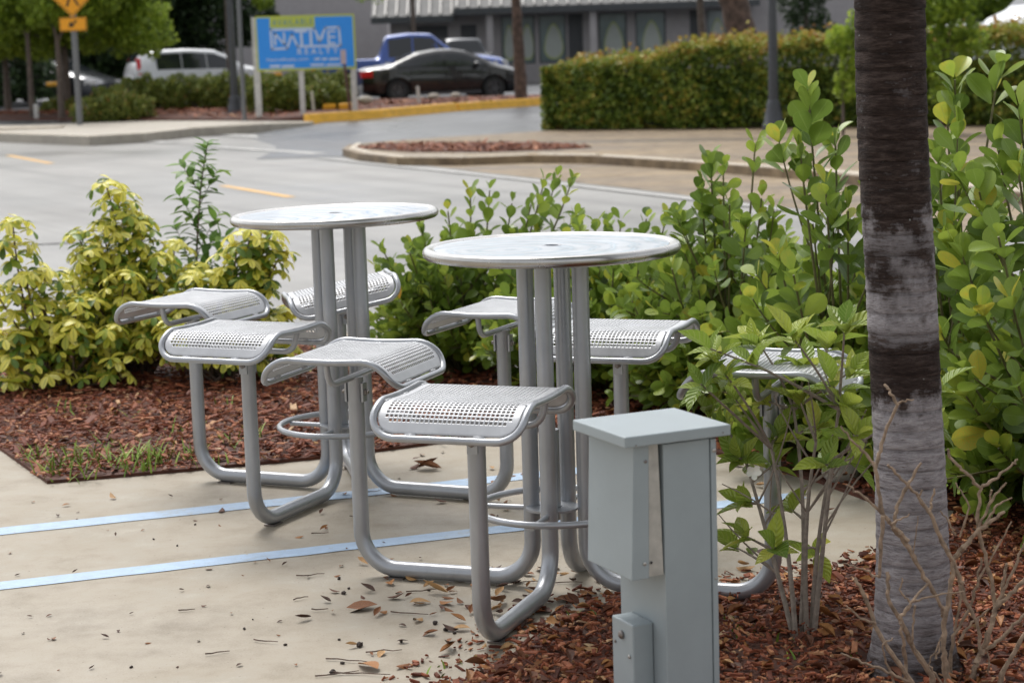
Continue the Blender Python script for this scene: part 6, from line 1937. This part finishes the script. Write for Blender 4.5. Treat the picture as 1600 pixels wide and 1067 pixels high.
def text(s, u0, v0, u1, v1, mat, name, y=-.1095, bold=0.0, space=1.0):
    """flat lettering fitted between two face points (left bottom, right top)"""
    cu = bpy.data.curves.new(name, 'FONT'); cu.body = s; cu.size = 1; cu.offset = bold; cu.resolution_u = 3; cu.space_character = space
    t = bpy.data.objects.new(name, cu); COL.objects.link(t)
    bpy.context.view_layer.update()
    me = bpy.data.meshes.new_from_object(t.evaluated_get(bpy.context.evaluated_depsgraph_get()))
    bpy.data.objects.remove(t)
    xs = [v.co.x for v in me.vertices]; ys = [v.co.y for v in me.vertices]
    a = S(u0, v0); b = S(u1, v1)
    x0, x1, y0, y1 = min(xs), max(xs), min(ys), max(ys)
    sh = (S(u1, v0)[1] - a[1])
    for v in me.vertices:
        tx = (v.co.x - x0) / (x1 - x0); ty = (v.co.y - y0) / (y1 - y0)
        v.co = Vector((lerp(a[0], b[0], tx), y, lerp(a[1], S(u0, v1)[1], ty)))
    me.materials.clear(); me.materials.append(mat)
    o = bpy.data.objects.new(name, me); COL.objects.link(o); o.parent = board
    return o
text('AVAILABLE', 215, 158, 585, 96, M['signdark'], 'available_lettering', y=-.1125, bold=.01, space=1.25)
text('REALTY', 448, 420, 825, 366, M['signwhite'], 'realty_lettering', bold=.02, space=1.6)
text('NativeRealty.com', 165, 492, 548, 456, M['signwhite'], 'small_lettering', bold=.015)
bm = bmesh.new()
for (v, segs, w) in ((462, ((600, 660), (672, 725), (737, 835)), 20), (530, ((190, 290), (302, 420)), 24), (516, ((565, 700), (712, 850)), 20)):
    for a, b in segs: stroke([(a + 10, v), (b - 10, v - 3)], w * k_)
obj('worn_lettering', bm, M['signwhite'], board)
for (u0, v0, u1, v1, w) in ((35, 80, 100, 1005, 58), (470, 560, 500, 860, 46), (950, 545, 985, 900, 50)):
    a = S(u0, v0); b = S(u1, v1)
    xm = (S(u0, v0)[0] + S(u1, v1)[0]) / 2
    wz = w * k_
    bm = bmesh.new(); box(bm, (xm, -.02, (a[1] - .25) / 2), (wz, .09, a[1] + .25)); obj('post', bm, M['whitepost'], root, bevel=.006)
# short marker in front of the sign
mk = P(548, 160, 47.4)
root = empty('marker_post', (mk.x, 47.4, .1), 0, 'thin dark marker stake with a pale plate in front of the realty sign', 'stake')
mt_ = P(538, 98, 47.4)
bm = bmesh.new(); tube(bm, [(0, 0, -.1), (mt_.x - mk.x, 0, mt_.z - .1)], .035, 8); obj('stake', bm, simple('dark_red_stake', (.09, .035, .03), .6), root)
bm = bmesh.new(); box(bm, (mt_.x - mk.x - .015, -.04, mt_.z - .1 + .13), (.13, .012, .33)); obj('plate', bm, simple('faded_pink_plate', (.55, .42, .42), .5), root, rot=(0, 0, 0))

for (px, py, h, w, Y, lab) in ((655, 155, .50, .07, 51.5, 'pale wooden stake in the mulch below the black sedan'), (490, 165, .52, .06, 49.6, 'pale stake in the bush under the realty sign'), (186, 160, .5, .08, 53, 'pale stake between the low bushes on the left')):
    p = P(px, py, Y); root_z = zlot(Y) + .1
    bm = bmesh.new(); box(bm, (0, 0, h / 2 - .1), (w, w, h + .2)); tag(obj('stake', bm, M['whitepost'], loc=(p.x, Y, root_z), rot=(.0, -.06, .3), bevel=.008), lab, 'stake')
p = G(58, 193, .03)
bm = bmesh.new(); box(bm, (0, 0, .22), (.12, .12, .56)); tag(obj('bollard', bm, M['whitepost'], loc=(p.x, p.y, .03), bevel=.03), 'short white post beside the storm drain at far left', 'bollard')
p = G(45, 205, .03)
dr = empty('storm_drain', (p.x, p.y, 0), 0, 'concrete storm drain inlet with a black opening in the far left kerb', 'storm drain')
bm = bmesh.new(); box(bm, (0, .1, .04), (1.5, .7, .16)); obj('cover_slab', bm, M['kerb'], dr, bevel=.02)
bm = bmesh.new(); box(bm, (.28, -.255, -.02), (.8, .02, .16)); obj('opening', bm, M['dark'], dr)
# yellow blocks
M['yelblock'] = simple('yellow_block_paint', (.75, .36, .02), .6, var=.15, scale=9)
for (px, py, w, h, Y, lab) in ((424, 122, .65, .32, 62, 'yellow painted block behind the sign\'s left post'), (543, 169, .42, .16, 49.6, 'small yellow block at the foot of the sign\'s right post'), (515, 172, .32, .14, 49.9, 'small yellow block half hidden by the bush under the sign'), (85, 132, .45, .12, 60, 'yellow block on the ground behind the slim grey trunk')):
    p = P(px, py, Y); bm = bmesh.new(); box(bm, (0, 0, 0), (w, .2, h)); tag(obj('kerb_block', bm, M['yelblock'], loc=(p.x, Y, max(p.z, .3)), bevel=.03), lab, 'block')
for (px, py, s, Y, lab) in ((572, 162, .15, 50.5, 'pale grey stone behind the yellow kerb'), (678, 155, .12, 52.2, 'small pale stone in the mulch below the sedan'), (712, 152, .1, 52.6, 'smallest pale stone in the mulch below the sedan')):
    p = P(px, py, Y); bm = bmesh.new(); bmesh.ops.create_icosphere(bm, subdivisions=2, radius=1)
    for v in bm.verts: v.co *= 1 + rr.gauss(0, .07)
    o = obj('rock', bm, M['stone'], loc=(p.x, Y, .42), smooth=True); o.scale = (s * 1.4, s, s * .7); tag(o, lab, 'rock')
# bicycle rack
p = G(1300, 195, 0)
br = empty('bicycle_rack', (p.x, p.y, 0), 0, 'low grey tube bicycle rack by the hedge left of the palm', 'bike rack')
bm = bmesh.new()
tube(bm, fillet([(0, 0, 0), (0, 0, .55), (1.3, 0, .55), (1.3, 0, 0)], .06, 5), .022, 10); obj('tube_frame', bm, M['galvpost'], br, smooth=True)
bm = bmesh.new(); tube(bm, [(.02, 0, .34), (1.28, 0, .34)], .02, 10); obj('cross_bar', bm, M['galvpost'], br, smooth=True)
